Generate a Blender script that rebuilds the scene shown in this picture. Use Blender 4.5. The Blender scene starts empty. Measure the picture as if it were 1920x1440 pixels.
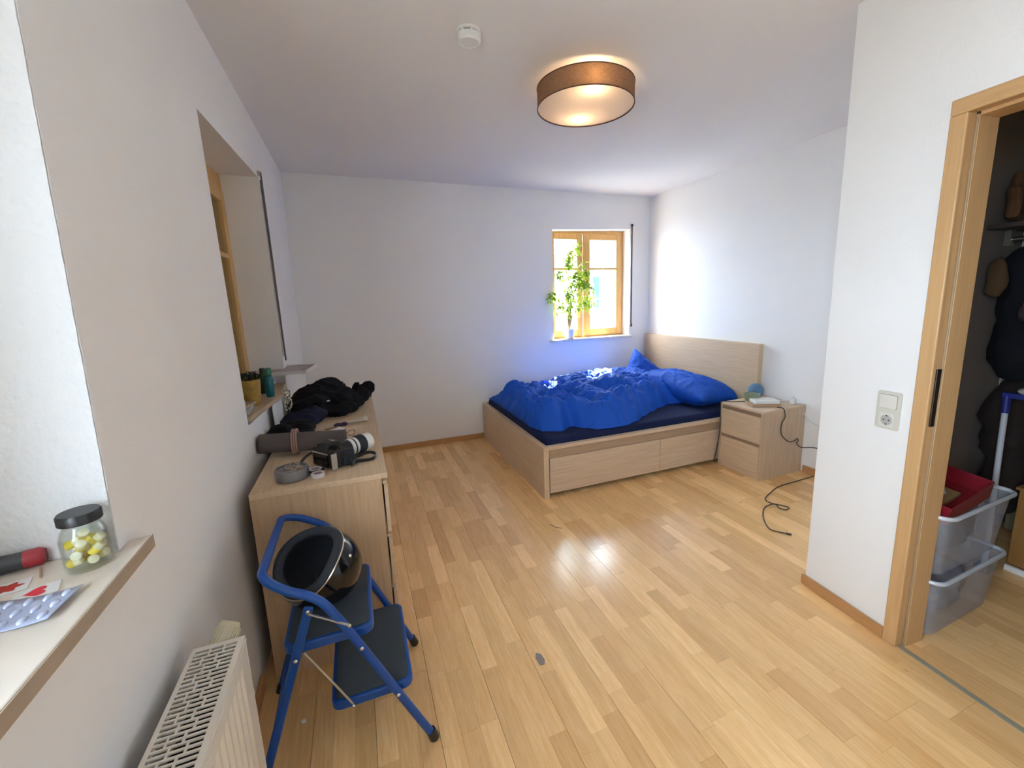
import bpy, bmesh, math, random
from mathutils import Vector, Matrix, noise
R = random.Random(7)
sc = bpy.context.scene
COL = sc.collection
PI = math.pi

# ------------------------------------------------------------------ camera
cam_d = bpy.data.cameras.new('camera')
cam = bpy.data.objects.new('camera', cam_d)
COL.objects.link(cam)
cam_d.sensor_width = 36
cam_d.lens = 805.2143 / 1920 * 36
cam_d.shift_x = -(988.72 - 960) / 1920
cam_d.shift_y = -(720 - 706.48) / 1920
cam_d.clip_start = 0.02
_r = Vector((0.92818113, -0.37088396, -0.03041184))
_u = Vector((0.09319985, 0.1525665, 0.98388884))
_f = Vector((0.36026876, 0.91606143, -0.17617568))
_m = Matrix((_r, _u, -_f)).transposed().to_4x4()
CAM = Vector((0.4641, 0, 1.4365))
_m.translation = CAM
cam.matrix_world = _m
sc.camera = cam

# ------------------------------------------------------------------ world, sun, exposure
sc.view_settings.view_transform = 'Standard'
sc.view_settings.look = 'None'
sc.view_settings.gamma = 1
sc.view_settings.use_curve_mapping = False
sc.view_settings.exposure = 1.28
w = bpy.data.worlds.new('sky')
sc.world = w
w.use_nodes = True
bg = w.node_tree.nodes['Background']
bg.inputs[0].default_value = (0.755, 0.93, 1.11, 1)
bg.inputs[1].default_value = 13.5
sun_d = bpy.data.lights.new('sun', 'SUN')
sun = bpy.data.objects.new('sun', sun_d)
COL.objects.link(sun)
sun_d.energy = 52
sun_d.angle = math.radians(0.6)
sun_d.color = (1.0, 0.94, 0.84)
sun.rotation_euler = Vector((-0.46, -0.72, -1)).to_track_quat('-Z', 'Y').to_euler()
sun.location = (6, 9, 8)
try:
    sc.cycles.max_bounces = 10
    sc.cycles.diffuse_bounces = 6
    sc.cycles.transparent_max_bounces = 12
    sc.cycles.sample_clamp_indirect = 6
    sc.cycles.use_denoising = True
    sc.cycles.caustics_reflective = False
    sc.cycles.caustics_refractive = False
except Exception:
    pass


def portal(loc, rot, sx, sy):
    d = bpy.data.lights.new('sky_portal', 'AREA')
    d.shape = 'RECTANGLE'; d.size = sx; d.size_y = sy; d.energy = 1
    d.cycles.is_portal = True
    o = bpy.data.objects.new('sky_portal', d)
    o.location = loc; o.rotation_euler = rot
    COL.objects.link(o)


# room constants (metres)
D, W, H = 4.2955, 3.729, 2.5475
BACKY = -1.3
PX, PY = 2.4308, 1.2956            # pillar edge
portal((-0.40, 0.10, 1.6), (0, -PI / 2, 0), 1.3, 1.75)
portal((2.97, 4.72, 1.6), (-PI / 2, 0, 0), 1.0, 1.2)

# ------------------------------------------------------------------ materials
MATS = {}


def newmat(name):
    m = bpy.data.materials.new(name)
    m.use_nodes = True
    nt = m.node_tree
    b = nt.nodes['Principled BSDF']
    MATS[name] = m
    return m, nt, b


def node(nt, typ, **kw):
    n = nt.nodes.new(typ)
    for k, v in kw.items():
        setattr(n, k, v)
    return n


def mat(name, col, rough=0.5, metal=0.0, bump=0.0, bscale=60, var=0.0, vscale=8, spec=None, coat=0, trans=0, alpha=1, sss=0):
    if name in MATS:
        return MATS[name]
    m, nt, b = newmat(name)
    b.inputs['Base Color'].default_value = (*col, 1)
    b.inputs['Roughness'].default_value = rough
    b.inputs['Metallic'].default_value = metal
    if spec is not None:
        b.inputs['Specular IOR Level'].default_value = spec
    if coat:
        b.inputs['Coat Weight'].default_value = coat
    if trans:
        b.inputs['Transmission Weight'].default_value = trans
    b.inputs['Alpha'].default_value = alpha
    tc = node(nt, 'ShaderNodeTexCoord')
    if var:
        n = node(nt, 'ShaderNodeTexNoise')
        n.inputs['Scale'].default_value = vscale
        n.inputs['Detail'].default_value = 4
        nt.links.new(tc.outputs['Object'], n.inputs['Vector'])
        mx = node(nt, 'ShaderNodeMix', data_type='RGBA')
        mx.inputs[6].default_value = (*[c * (1 - var) for c in col], 1)
        mx.inputs[7].default_value = (*[min(1, c * (1 + var)) for c in col], 1)
        nt.links.new(n.outputs['Fac'], mx.inputs[0])
        nt.links.new(mx.outputs[2], b.inputs['Base Color'])
    if bump:
        n = node(nt, 'ShaderNodeTexNoise')
        n.inputs['Scale'].default_value = bscale
        n.inputs['Detail'].default_value = 3
        nt.links.new(tc.outputs['Object'], n.inputs['Vector'])
        bp = node(nt, 'ShaderNodeBump')
        bp.inputs['Strength'].default_value = bump
        bp.inputs['Distance'].default_value = 0.01
        nt.links.new(n.outputs['Fac'], bp.inputs['Height'])
        nt.links.new(bp.outputs[0], b.inputs['Normal'])
    return m


def woodmat(name, c1, c2, scale=(1.5, 30, 30), rough=0.45, spec=0.4, rnd=False, bump=0.06, knots=False):
    """grain runs along the axis with the small scale"""
    if name in MATS:
        return MATS[name]
    m, nt, b = newmat(name)
    b.inputs['Roughness'].default_value = rough
    b.inputs['Specular IOR Level'].default_value = spec
    geo = node(nt, 'ShaderNodeNewGeometry')
    vec = geo.outputs['Position']
    add = None
    if rnd:
        oi = node(nt, 'ShaderNodeObjectInfo')
        add = node(nt, 'ShaderNodeMath', operation='ADD')
        nt.links.new(oi.outputs['Random'], add.inputs[0])
        nt.links.new(geo.outputs['Random Per Island'], add.inputs[1])
        fr = node(nt, 'ShaderNodeMath', operation='FRACT')
        nt.links.new(add.outputs[0], fr.inputs[0])
        wn = node(nt, 'ShaderNodeTexWhiteNoise', noise_dimensions='1D')
        mu = node(nt, 'ShaderNodeMath', operation='MULTIPLY')
        mu.inputs[1].default_value = 917.3
        nt.links.new(fr.outputs[0], mu.inputs[0])
        nt.links.new(mu.outputs[0], wn.inputs['W'])
        va = node(nt, 'ShaderNodeVectorMath', operation='MULTIPLY_ADD')
        nt.links.new(wn.outputs['Color'], va.inputs[0])
        va.inputs[1].default_value = (11, 13, 7)
        nt.links.new(vec, va.inputs[2])
        vec = va.outputs[0]
    mp = node(nt, 'ShaderNodeMapping')
    mp.inputs['Scale'].default_value = scale
    nt.links.new(vec, mp.inputs['Vector'])
    n = node(nt, 'ShaderNodeTexNoise')
    n.inputs['Scale'].default_value = 3.2
    n.inputs['Detail'].default_value = 7
    n.inputs['Roughness'].default_value = 0.62
    n.inputs['Distortion'].default_value = 0.5
    nt.links.new(mp.outputs[0], n.inputs['Vector'])
    cr = node(nt, 'ShaderNodeValToRGB')
    cr.color_ramp.elements[0].position = 0.32
    cr.color_ramp.elements[0].color = (*c1, 1)
    cr.color_ramp.elements[1].position = 0.68
    cr.color_ramp.elements[1].color = (*c2, 1)
    nt.links.new(n.outputs['Fac'], cr.inputs[0])
    out = cr.outputs[0]
    if rnd:
        hr = node(nt, 'ShaderNodeValToRGB')
        e = hr.color_ramp.elements
        e[0].position = 0.0; e[0].color = (0.86, 0.80, 0.74, 1)
        e[1].position = 1.0; e[1].color = (1.16, 1.20, 1.26, 1)
        a = e.new(0.25); a.color = (0.94, 0.92, 0.9, 1)
        a = e.new(0.75); a.color = (1.04, 1.04, 1.04, 1)
        nt.links.new(wn.outputs['Value'], hr.inputs[0])
        mx = node(nt, 'ShaderNodeMix', data_type='RGBA', blend_type='MULTIPLY')
        mx.inputs[0].default_value = 1
        nt.links.new(out, mx.inputs[6])
        nt.links.new(hr.outputs[0], mx.inputs[7])
        out = mx.outputs[2]
    if knots:
        vo = node(nt, 'ShaderNodeTexVoronoi')
        vo.inputs['Scale'].default_value = 3.2
        mp2 = node(nt, 'ShaderNodeMapping')
        mp2.inputs['Scale'].default_value = (1.6, 0.8, 1)
        nt.links.new(geo.outputs['Position'], mp2.inputs['Vector'])
        nt.links.new(mp2.outputs[0], vo.inputs['Vector'])
        kr = node(nt, 'ShaderNodeValToRGB')
        kr.color_ramp.elements[0].position = 0.018
        kr.color_ramp.elements[0].color = (0.42, 0.28, 0.16, 1)
        kr.color_ramp.elements[1].position = 0.05
        kr.color_ramp.elements[1].color = (1, 1, 1, 1)
        nt.links.new(vo.outputs['Distance'], kr.inputs[0])
        mx = node(nt, 'ShaderNodeMix', data_type='RGBA', blend_type='MULTIPLY')
        mx.inputs[0].default_value = 1
        nt.links.new(out, mx.inputs[6])
        nt.links.new(kr.outputs[0], mx.inputs[7])
        out = mx.outputs[2]
    nt.links.new(out, b.inputs['Base Color'])
    if bump:
        bp = node(nt, 'ShaderNodeBump')
        bp.inputs['Strength'].default_value = bump
        bp.inputs['Distance'].default_value = 0.002
        nt.links.new(n.outputs['Fac'], bp.inputs['Height'])
        nt.links.new(bp.outputs[0], b.inputs['Normal'])
    return m


def plaster(name, col, strength=0.25, scale=140, fine=0.5):
    m, nt, b = newmat(name)
    b.inputs['Roughness'].default_value = 0.85
    b.inputs['Specular IOR Level'].default_value = 0.15
    geo = node(nt, 'ShaderNodeNewGeometry')
    n0 = node(nt, 'ShaderNodeTexNoise'); n0.inputs['Scale'].default_value = 1.7; n0.inputs['Detail'].default_value = 5
    nt.links.new(geo.outputs['Position'], n0.inputs['Vector'])
    mx = node(nt, 'ShaderNodeMix', data_type='RGBA')
    mx.inputs[6].default_value = (*[c * 0.965 for c in col], 1)
    mx.inputs[7].default_value = (*[min(1, c * 1.02) for c in col], 1)
    nt.links.new(n0.outputs['Fac'], mx.inputs[0])
    nt.links.new(mx.outputs[2], b.inputs['Base Color'])
    n1 = node(nt, 'ShaderNodeTexNoise'); n1.inputs['Scale'].default_value = scale; n1.inputs['Detail'].default_value = 2
    n1.inputs['Roughness'].default_value = fine
    nt.links.new(geo.outputs['Position'], n1.inputs['Vector'])
    bp = node(nt, 'ShaderNodeBump')
    bp.inputs['Strength'].default_value = strength
    bp.inputs['Distance'].default_value = 0.004
    nt.links.new(n1.outputs['Fac'], bp.inputs['Height'])
    nt.links.new(bp.outputs[0], b.inputs['Normal'])
    return m


M_WALL = plaster('white_plaster', (0.86, 0.845, 0.83), 0.18, 160)
M_CEIL = plaster('ceiling_paint', (0.82, 0.80, 0.785), 0.05, 60)
M_ROUGH = plaster('rough_plaster', (0.70, 0.70, 0.70), 0.75, 75, 0.4)
M_FLOOR = woodmat('parquet_beech', (0.82, 0.475, 0.19), (0.92, 0.60, 0.285), (28, 2.2, 28), 0.19, 0.6, rnd=True, bump=0.03, knots=True)
M_JOINT = mat('parquet_joint', (0.20, 0.115, 0.055), 0.8)
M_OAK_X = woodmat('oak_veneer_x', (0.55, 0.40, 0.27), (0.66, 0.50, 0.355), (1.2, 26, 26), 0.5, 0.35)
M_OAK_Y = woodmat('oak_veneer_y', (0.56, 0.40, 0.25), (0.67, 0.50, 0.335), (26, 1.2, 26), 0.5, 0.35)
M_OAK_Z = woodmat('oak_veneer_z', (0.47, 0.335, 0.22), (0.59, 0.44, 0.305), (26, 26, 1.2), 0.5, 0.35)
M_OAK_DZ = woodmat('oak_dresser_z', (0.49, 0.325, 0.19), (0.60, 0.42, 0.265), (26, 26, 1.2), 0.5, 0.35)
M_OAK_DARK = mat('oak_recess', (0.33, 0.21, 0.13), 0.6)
M_DOORW = woodmat('door_beech', (0.55, 0.325, 0.145), (0.62, 0.385, 0.18), (22, 22, 1.0), 0.4, 0.4)
M_DOORWH = woodmat('door_beech_h', (0.55, 0.325, 0.145), (0.62, 0.385, 0.18), (22, 1.0, 22), 0.4, 0.4)
M_BASE = woodmat('baseboard_wood', (0.45, 0.23, 0.09), (0.54, 0.29, 0.12), (2, 2, 30), 0.4, 0.4)
M_WINW = woodmat('window_pine', (0.60, 0.34, 0.11), (0.70, 0.43, 0.17), (20, 20, 1.5), 0.4, 0.4)
M_MARBLE = mat('sill_marble', (0.70, 0.62, 0.53), 0.3, var=0.10, vscale=14)
M_MARBLE_EDGE = mat('sill_edge', (0.42, 0.33, 0.24), 0.5, var=0.15, vscale=20)
M_WHITE = mat('white_plastic', (0.78, 0.77, 0.74), 0.35)
M_CREAM = mat('cream_enamel', (0.74, 0.69, 0.61), 0.35)
M_BLACK = mat('black_plastic', (0.014, 0.014, 0.015), 0.35)
M_BLACKG = mat('black_gloss', (0.006, 0.006, 0.007), 0.12, spec=0.4)
M_PAD = mat('black_padding', (0.018, 0.022, 0.032), 0.75, bump=0.2, bscale=300)
M_CHROME = mat('chrome', (0.75, 0.75, 0.75), 0.18, 1.0)
M_STEEL = mat('dull_steel', (0.5, 0.48, 0.44), 0.35, 1.0)
M_DARKHOLE = mat('dark_hole', (0.01, 0.009, 0.008), 0.9)


def glassmat(name, tint=(1, 1, 1), base=0.08, rough=0.02, ior=1.5):
    m = bpy.data.materials.new(name); m.use_nodes = True
    nt = m.node_tree; nt.nodes.clear()
    out = node(nt, 'ShaderNodeOutputMaterial')
    t = node(nt, 'ShaderNodeBsdfTransparent'); t.inputs[0].default_value = (*tint, 1)
    g = node(nt, 'ShaderNodeBsdfGlossy'); g.inputs['Roughness'].default_value = rough
    fr = node(nt, 'ShaderNodeLayerWeight'); fr.inputs['Blend'].default_value = 0.25
    pw = node(nt, 'ShaderNodeMath', operation='MULTIPLY_ADD'); pw.inputs[1].default_value = base * 4; pw.inputs[2].default_value = 0.03
    nt.links.new(fr.outputs['Facing'], pw.inputs[0])
    mx = node(nt, 'ShaderNodeMixShader')
    nt.links.new(pw.outputs[0], mx.inputs[0])
    nt.links.new(t.outputs[0], mx.inputs[1]); nt.links.new(g.outputs[0], mx.inputs[2])
    nt.links.new(mx.outputs[0], out.inputs[0])
    MATS[name] = m
    return m


M_GLASS = glassmat('window_glass', (0.97, 0.98, 0.98))
M_JARGLASS = glassmat('jar_glass', (0.955, 0.97, 0.955), 0.10)


def fabric(name, col, rough=0.8, sheen=0.3, scale=500, bump=0.15):
    m, nt, b = newmat(name)
    b.inputs['Base Color'].default_value = (*col, 1)
    b.inputs['Roughness'].default_value = rough
    b.inputs['Specular IOR Level'].default_value = 0.25
    b.inputs['Sheen Weight'].default_value = sheen
    b.inputs['Sheen Tint'].default_value = (*[min(1, c * 1.5 + 0.05) for c in col], 1)
    tc = node(nt, 'ShaderNodeTexCoord')
    n = node(nt, 'ShaderNodeTexNoise'); n.inputs['Scale'].default_value = scale
    nt.links.new(tc.outputs['Object'], n.inputs['Vector'])
    n2 = node(nt, 'ShaderNodeTexNoise'); n2.inputs['Scale'].default_value = 22; n2.inputs['Detail'].default_value = 5
    nt.links.new(tc.outputs['Object'], n2.inputs['Vector'])
    ad = node(nt, 'ShaderNodeMath', operation='MULTIPLY_ADD')
    nt.links.new(n.outputs['Fac'], ad.inputs[0]); ad.inputs[1].default_value = 0.15
    nt.links.new(n2.outputs['Fac'], ad.inputs[2])
    bp = node(nt, 'ShaderNodeBump'); bp.inputs['Strength'].default_value = bump; bp.inputs['Distance'].default_value = 0.01
    nt.links.new(ad.outputs[0], bp.inputs['Height'])
    nt.links.new(bp.outputs[0], b.inputs['Normal'])
    return m


M_DUVET = fabric('duvet_blue', (0.008, 0.085, 0.50), 0.65, 0.04, bump=0.5)
M_SHEET = fabric('sheet_navy', (0.007, 0.013, 0.055), 0.85, 0.1)
M_BLACKCLOTH = fabric('cloth_black', (0.006, 0.006, 0.009), 0.9, 0.08)
M_NAVYCLOTH = fabric('cloth_navy', (0.011, 0.012, 0.035), 0.9, 0.08)
M_GREYCLOTH = fabric('cloth_grey', (0.115, 0.095, 0.09), 0.9, 0.2)
M_STOOL = mat('stool_blue', (0.004, 0.065, 0.31), 0.35, spec=0.5)
M_TREAD = mat('stool_rubber', (0.045, 0.06, 0.075), 0.75, bump=0.3, bscale=900)
M_BIN = bpy.data.materials.new('clear_plastic')


def _binmat():
    m = M_BIN; m.use_nodes = True; nt = m.node_tree; nt.nodes.clear()
    out = node(nt, 'ShaderNodeOutputMaterial')
    t = node(nt, 'ShaderNodeBsdfTransparent'); t.inputs[0].default_value = (0.93, 0.93, 0.96, 1)
    d = node(nt, 'ShaderNodeBsdfPrincipled'); d.inputs['Base Color'].default_value = (0.62, 0.64, 0.70, 1)
    d.inputs['Roughness'].default_value = 0.25
    mx = node(nt, 'ShaderNodeMixShader'); mx.inputs[0].default_value = 0.30
    nt.links.new(t.outputs[0], mx.inputs[1]); nt.links.new(d.outputs[0], mx.inputs[2])
    nt.links.new(mx.outputs[0], out.inputs[0])


_binmat()

# ------------------------------------------------------------------ mesh builder


class MB:
    def __init__(s):
        s.v = []; s.f = []; s.sm = []

    def add(s, vs, fs, smooth=False, M=None):
        o = len(s.v)
        for p in vs:
            p = Vector(p)
            s.v.append(M @ p if M is not None else p)
        for f in fs:
            s.f.append([o + i for i in f]); s.sm.append(smooth)
        return s

    def box(s, x0, x1, y0, y1, z0, z1, M=None):
        vs = [(x, y, z) for z in (z0, z1) for y in (y0, y1) for x in (x0, x1)]
        return s.add(vs, [(0, 2, 3, 1), (4, 5, 7, 6), (0, 1, 5, 4), (2, 6, 7, 3), (0, 4, 6, 2), (1, 3, 7, 5)], False, M)

    def tube(s, pts, r, n=10, closed=False, M=None, caps=True):
        pts = [Vector(p) for p in pts]
        rr = r if isinstance(r, (list, tuple)) else [r] * len(pts)
        N = len(pts)
        tan = []
        for i in range(N):
            a = pts[(i - 1) % N] if (closed or i > 0) else pts[i]
            b = pts[(i + 1) % N] if (closed or i < N - 1) else pts[i]
            t = (b - a)
            tan.append(t.normalized() if t.length > 1e-9 else Vector((0, 0, 1)))
        ref = Vector((0, 0, 1)) if abs(tan[0].z) < 0.9 else Vector((1, 0, 0))
        nrm = (ref - tan[0] * ref.dot(tan[0])).normalized()
        vs = []
        for i in range(N):
            nrm = (nrm - tan[i] * nrm.dot(tan[i]))
            nrm = nrm.normalized() if nrm.length > 1e-6 else tan[i].orthogonal().normalized()
            bi = tan[i].cross(nrm)
            for k in range(n):
                a = 2 * PI * k / n
                vs.append(pts[i] + (nrm * math.cos(a) + bi * math.sin(a)) * rr[i])
        fs = []
        for i in range(N if closed else N - 1):
            j = (i + 1) % N
            for k in range(n):
                l = (k + 1) % n
                fs.append((i * n + k, i * n + l, j * n + l, j * n + k))
        if not closed and caps:
            fs.append(tuple(range(n - 1, -1, -1)))
            fs.append(tuple((N - 1) * n + k for k in range(n)))
        return s.add(vs, fs, True, M)

    def lathe(s, prof, c=(0, 0, 0), n=32, M=None, smooth=True, caps=True):
        vs = []; fs = []
        for (r, z) in prof:
            for k in range(n):
                a = 2 * PI * k / n
                vs.append((c[0] + r * math.cos(a), c[1] + r * math.sin(a), c[2] + z))
        for i in range(len(prof) - 1):
            for k in range(n):
                l = (k + 1) % n
                fs.append((i * n + k, i * n + l, (i + 1) * n + l, (i + 1) * n + k))
        if caps:
            if prof[0][0] > 1e-6: fs.append(tuple(range(n - 1, -1, -1)))
            if prof[-1][0] > 1e-6: fs.append(tuple((len(prof) - 1) * n + k for k in range(n)))
        return s.add(vs, fs, smooth, M)

    def prism(s, poly, z0, z1, M=None):
        n = len(poly)
        vs = [(x, y, z0) for x, y in poly] + [(x, y, z1) for x, y in poly]
        fs = [tuple(range(n - 1, -1, -1)), tuple(range(n, 2 * n))]
        for i in range(n):
            j = (i + 1) % n
            fs.append((i, j, n + j, n + i))
        return s.add(vs, fs, False, M)

    def grid(s, fn, nu, nv, smooth=True, M=None):
        vs = [fn(i / (nu - 1), j / (nv - 1)) for j in range(nv) for i in range(nu)]
        fs = [(j * nu + i, j * nu + i + 1, (j + 1) * nu + i + 1, (j + 1) * nu + i) for j in range(nv - 1) for i in range(nu - 1)]
        return s.add(vs, fs, smooth, M)

    def sphere(s, c, r, n=16, m=10, M=None, sc=(1, 1, 1)):
        prof = [(max(0.0001, r * math.sin(PI * i / m)), -r * math.cos(PI * i / m)) for i in range(m + 1)]
        T = Matrix.Translation(c) @ Matrix.Diagonal((*sc, 1))
        if M is not None: T = M @ T
        return s.lathe(prof, (0, 0, 0), n, T)

    def build(s, name, m, parent=None, bevel=0.0, seg=2, fix=True, sharp=True):
        vs = s.v
        lo = Vector((min(p.x for p in vs), min(p.y for p in vs), min(p.z for p in vs)))
        hi = Vector((max(p.x for p in vs), max(p.y for p in vs), max(p.z for p in vs)))
        org = Vector(((lo.x + hi.x) / 2, (lo.y + hi.y) / 2, lo.z))
        me = bpy.data.meshes.new(name)
        me.from_pydata([p - org for p in vs], [], s.f)
        me.polygons.foreach_set('use_smooth', s.sm)
        if fix:
            bm = bmesh.new(); bm.from_mesh(me)
            bmesh.ops.recalc_face_normals(bm, faces=bm.faces)
            bm.to_mesh(me); bm.free()
        if sharp and any(s.sm): me.set_sharp_from_angle(angle=math.radians(38))
        me.materials.append(m)
        o = bpy.data.objects.new(name, me)
        COL.objects.link(o)
        o.location = org
        if parent is not None:
            setparent(o, parent)
        if bevel:
            b = o.modifiers.new('bevel', 'BEVEL'); b.width = bevel; b.segments = seg; b.limit_method = 'ANGLE'
            b.angle_limit = math.radians(50)
            b.harden_normals = False
        return o


WM = {}


def wmat(o):
    return WM.get(o.name, Matrix.Translation(o.location))


def setparent(o, parent):
    w = Matrix.Translation(o.location)
    WM[o.name] = w
    o.parent = parent
    o.matrix_parent_inverse = wmat(parent).inverted()


def tag(o, label=None, cat=None, group=None, kind=None):
    if label: o['label'] = label
    if cat: o['category'] = cat
    if group: o['group'] = group
    if kind: o['kind'] = kind
    return o


def thing(name, loc, label, cat, group=None, kind=None):
    o = bpy.data.objects.new(name, None)
    o.empty_display_size = 0.05
    o.location = loc
    COL.objects.link(o)
    return tag(o, label, cat, group, kind)


def S(o, label=None, cat=None):
    return tag(o, label, cat, None, 'structure')


def rot(loc, rz=0, rx=0, ry=0):
    return Matrix.Translation(loc) @ Matrix.Rotation(rz, 4, 'Z') @ Matrix.Rotation(ry, 4, 'Y') @ Matrix.Rotation(rx, 4, 'X')


def aim(p0, direction, up=(0, 0, 1)):
    """matrix whose +Z looks along direction"""
    d = Vector(direction).normalized()
    q = d.to_track_quat('Z', 'Y')
    return Matrix.Translation(p0) @ q.to_matrix().to_4x4()


def smoothpath(pts, n=8, closed=False):
    P = [Vector(p) for p in pts]; out = []
    N = len(P)
    rng = range(N) if closed else range(N - 1)
    for i in rng:
        p0 = P[(i - 1) % N] if (closed or i > 0) else P[i]
        p1 = P[i]; p2 = P[(i + 1) % N]
        p3 = P[(i + 2) % N] if (closed or i < N - 2) else P[i + 1]
        for k in range(n):
            t = k / n
            out.append(0.5 * ((2 * p1) + (-p0 + p2) * t + (2 * p0 - 5 * p1 + 4 * p2 - p3) * t * t + (-p0 + 3 * p1 - 3 * p2 + p3) * t ** 3))
    if not closed: out.append(P[-1])
    return out


def fillet(pts, r, n=6):
    P = [Vector(p) for p in pts]; out = [P[0]]
    for i in range(1, len(P) - 1):
        a = (P[i - 1] - P[i]); b = (P[i + 1] - P[i])
        d = min(r, a.length * 0.48, b.length * 0.48)
        s0 = P[i] + a.normalized() * d; s1 = P[i] + b.normalized() * d
        for k in range(n + 1):
            t = k / n
            out.append((1 - t) ** 2 * s0 + 2 * t * (1 - t) * P[i] + t * t * s1)
    out.append(P[-1])
    return out


def rrect(x0, x1, y0, y1, r, n=5):
    out = []
    for cx, cy, a0 in ((x1 - r, y1 - r, 0), (x0 + r, y1 - r, PI / 2), (x0 + r, y0 + r, PI), (x1 - r, y0 + r, 1.5 * PI)):
        for k in range(n + 1):
            a = a0 + PI / 2 * k / n
            out.append((cx + r * math.cos(a), cy + r * math.sin(a)))
    return out


def blob(name, balls, m, parent=None, voxel=0.012, amp=0.012, freq=14, zmin=None, smooth=3, fold=0.0, ffreq=30, seed=0, bounds=None):
    """soft crumpled cloth body: a union of ellipsoids, remeshed, then folded by noise"""
    b = MB()
    for c, r in balls:
        rr = r if isinstance(r, (list, tuple)) else (r, r, r)
        b.sphere(c, 1.0, 20, 12, sc=rr)
    o = b.build(name, m, sharp=False)
    md = o.modifiers.new('r', 'REMESH'); md.mode = 'VOXEL'; md.voxel_size = voxel
    md2 = o.modifiers.new('s', 'SMOOTH'); md2.iterations = smooth; md2.factor = 0.5
    dg = bpy.context.evaluated_depsgraph_get()
    me = bpy.data.meshes.new_from_object(o.evaluated_get(dg))
    o.modifiers.clear(); o.data = me
    off = Vector((seed * 3.1, seed * 1.7, seed))
    nor = [v.normal.copy() for v in me.vertices]
    for v, nn in zip(me.vertices, nor):
        p = v.co + o.location + off
        q = noise.noise_vector(p * freq * 0.5)
        d = noise.noise(p * freq + q) * amp
        if fold:
            k = 1 - abs(noise.noise(Vector((p.x * ffreq * 0.35, p.y * ffreq, p.z * ffreq * 0.6)) + q * 1.5))
            d += (k ** 4 - 0.3) * fold
        v.co += nn * d
        if zmin is not None and v.co.z + o.location.z < zmin:
            v.co.z = zmin - o.location.z
        if bounds:
            w = v.co + o.location
            w.x = min(max(w.x, bounds[0]), bounds[1]); w.y = min(max(w.y, bounds[2]), bounds[3])
            v.co = w - o.location
    for p in me.polygons: p.use_smooth = True
    if not me.materials: me.materials.append(m)
    if parent is not None: setparent(o, parent)
    return o


# ================================================================== STRUCTURE
# ---- floor slab and parquet strips
floor = S(MB().box(-0.36, 4.7, BACKY, D + 0.4, -0.16, -0.012).build('floor', M_JOINT),
          'warm beech strip parquet floor running towards the window wall', 'floor')


def project(p):
    d = Vector(p) - CAM
    z = d.dot(_f)
    if z < 0.1: return None
    return (988.72 + 805.2 * d.dot(_r) / z, 706.5 - 805.2 * d.dot(_u) / z)


SW = 0.0667
strips = []
ncol = int(math.ceil((4.55 - 0.0) / SW))
for bcol in range(0, ncol // 3 + 1):
    yb = BACKY - R.random() * 1.6
    ends = []
    while yb < D:
        ends.append(yb); yb += 2.2
    for k in range(3):
        x0 = (bcol * 3 + k) * SW
        y = BACKY
        allc = []
        yy = BACKY - R.random() * 0.4
        while yy < D:
            allc.append(yy); yy += R.choice((0.26, 0.34, 0.42, 0.5, 0.6, 0.46)) * (0.9 + 0.2 * R.random())
        # strips must break at the board ends too
        cuts = sorted(set([c for c in allc if all(abs(c - e) > 0.12 for e in ends)] + ends + [D]))
        cuts = [c for c in cuts if c > BACKY] if cuts[0] < BACKY else cuts
        cuts = [BACKY] + [c for c in cuts if c > BACKY + 0.03]
        for a, b_ in zip(cuts[:-1], cuts[1:]):
            xa, xb = x0, min(x0 + SW, 4.6)
            ga = 0.0007 if k == 0 else 0.0002
            gb = 0.0007 if k == 2 else 0.0002
            be = 0.0006 if any(abs(b_ - e) < 1e-6 for e in ends) else 0.0002
            strips.append((xa + ga, xb - gb, a + 0.0002, b_ - be))


def area(s):
    x0, x1, y0, y1 = s
    cx, cy = (x0 + x1) / 2, (y0 + y1) / 2
    if cx > 2.41 and cy < 1.35 and cy > 0.88: return 0 if cx > 2.44 and cy > 1.2 else 1
    if cx > 2.41 and cy > 0.88 and cy < 1.32: return 0
    if 1.6 < cx and cy > 2.75: return 0
    if cx < 0.5 and cy > 1.8: return 0
    if cx < 0.15: return 0
    q = [project((x, y, 0)) for x, y in ((x0, y0), (x1, y0), (x1, y1), (x0, y1))]
    if any(a is None for a in q): return 0
    mx = sum(a[0] for a in q) / 4; my = sum(a[1] for a in q) / 4
    if not (-10 < mx < 1930 and my < 1460): return 0
    return abs(sum(q[i][0] * q[(i + 1) % 4][1] - q[(i + 1) % 4][0] * q[i][1] for i in range(4))) / 2


strips.sort(key=area, reverse=True)
shared = {}
for i, s in enumerate(strips[:296]):
    x0, x1, y0, y1 = s
    key = (round(x1 - x0, 5), round((y1 - y0) * 50) / 50)
    L = y1 - y0
    wid = x1 - x0
    me = shared.get(key)
    if me is None:
        mb = MB().box(-wid / 2, wid / 2, -0.5, 0.5, -0.012, 0)
        me = bpy.data.meshes.new('parquet_strip')
        me.from_pydata(mb.v, [], mb.f); me.materials.append(M_FLOOR)
        shared[key] = me
    o = bpy.data.objects.new('parquet_strip', me)
    COL.objects.link(o)
    o.location = ((x0 + x1) / 2, (y0 + y1) / 2, 0)
    o.scale = (1, L, 1)
    setparent(o, floor)
rest = MB()
for x0, x1, y0, y1 in strips[296:]:
    rest.box(x0, x1, y0, y1, -0.012, 0)
o = rest.build('parquet_strips', M_FLOOR, floor, fix=False)
o['kind'] = 'stuff'

S(MB().box(-0.4, 4.7, BACKY - 0.1, D + 0.5, H, H + 0.15).build('ceiling', M_CEIL), 'plain white plastered ceiling', 'ceiling')


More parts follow.
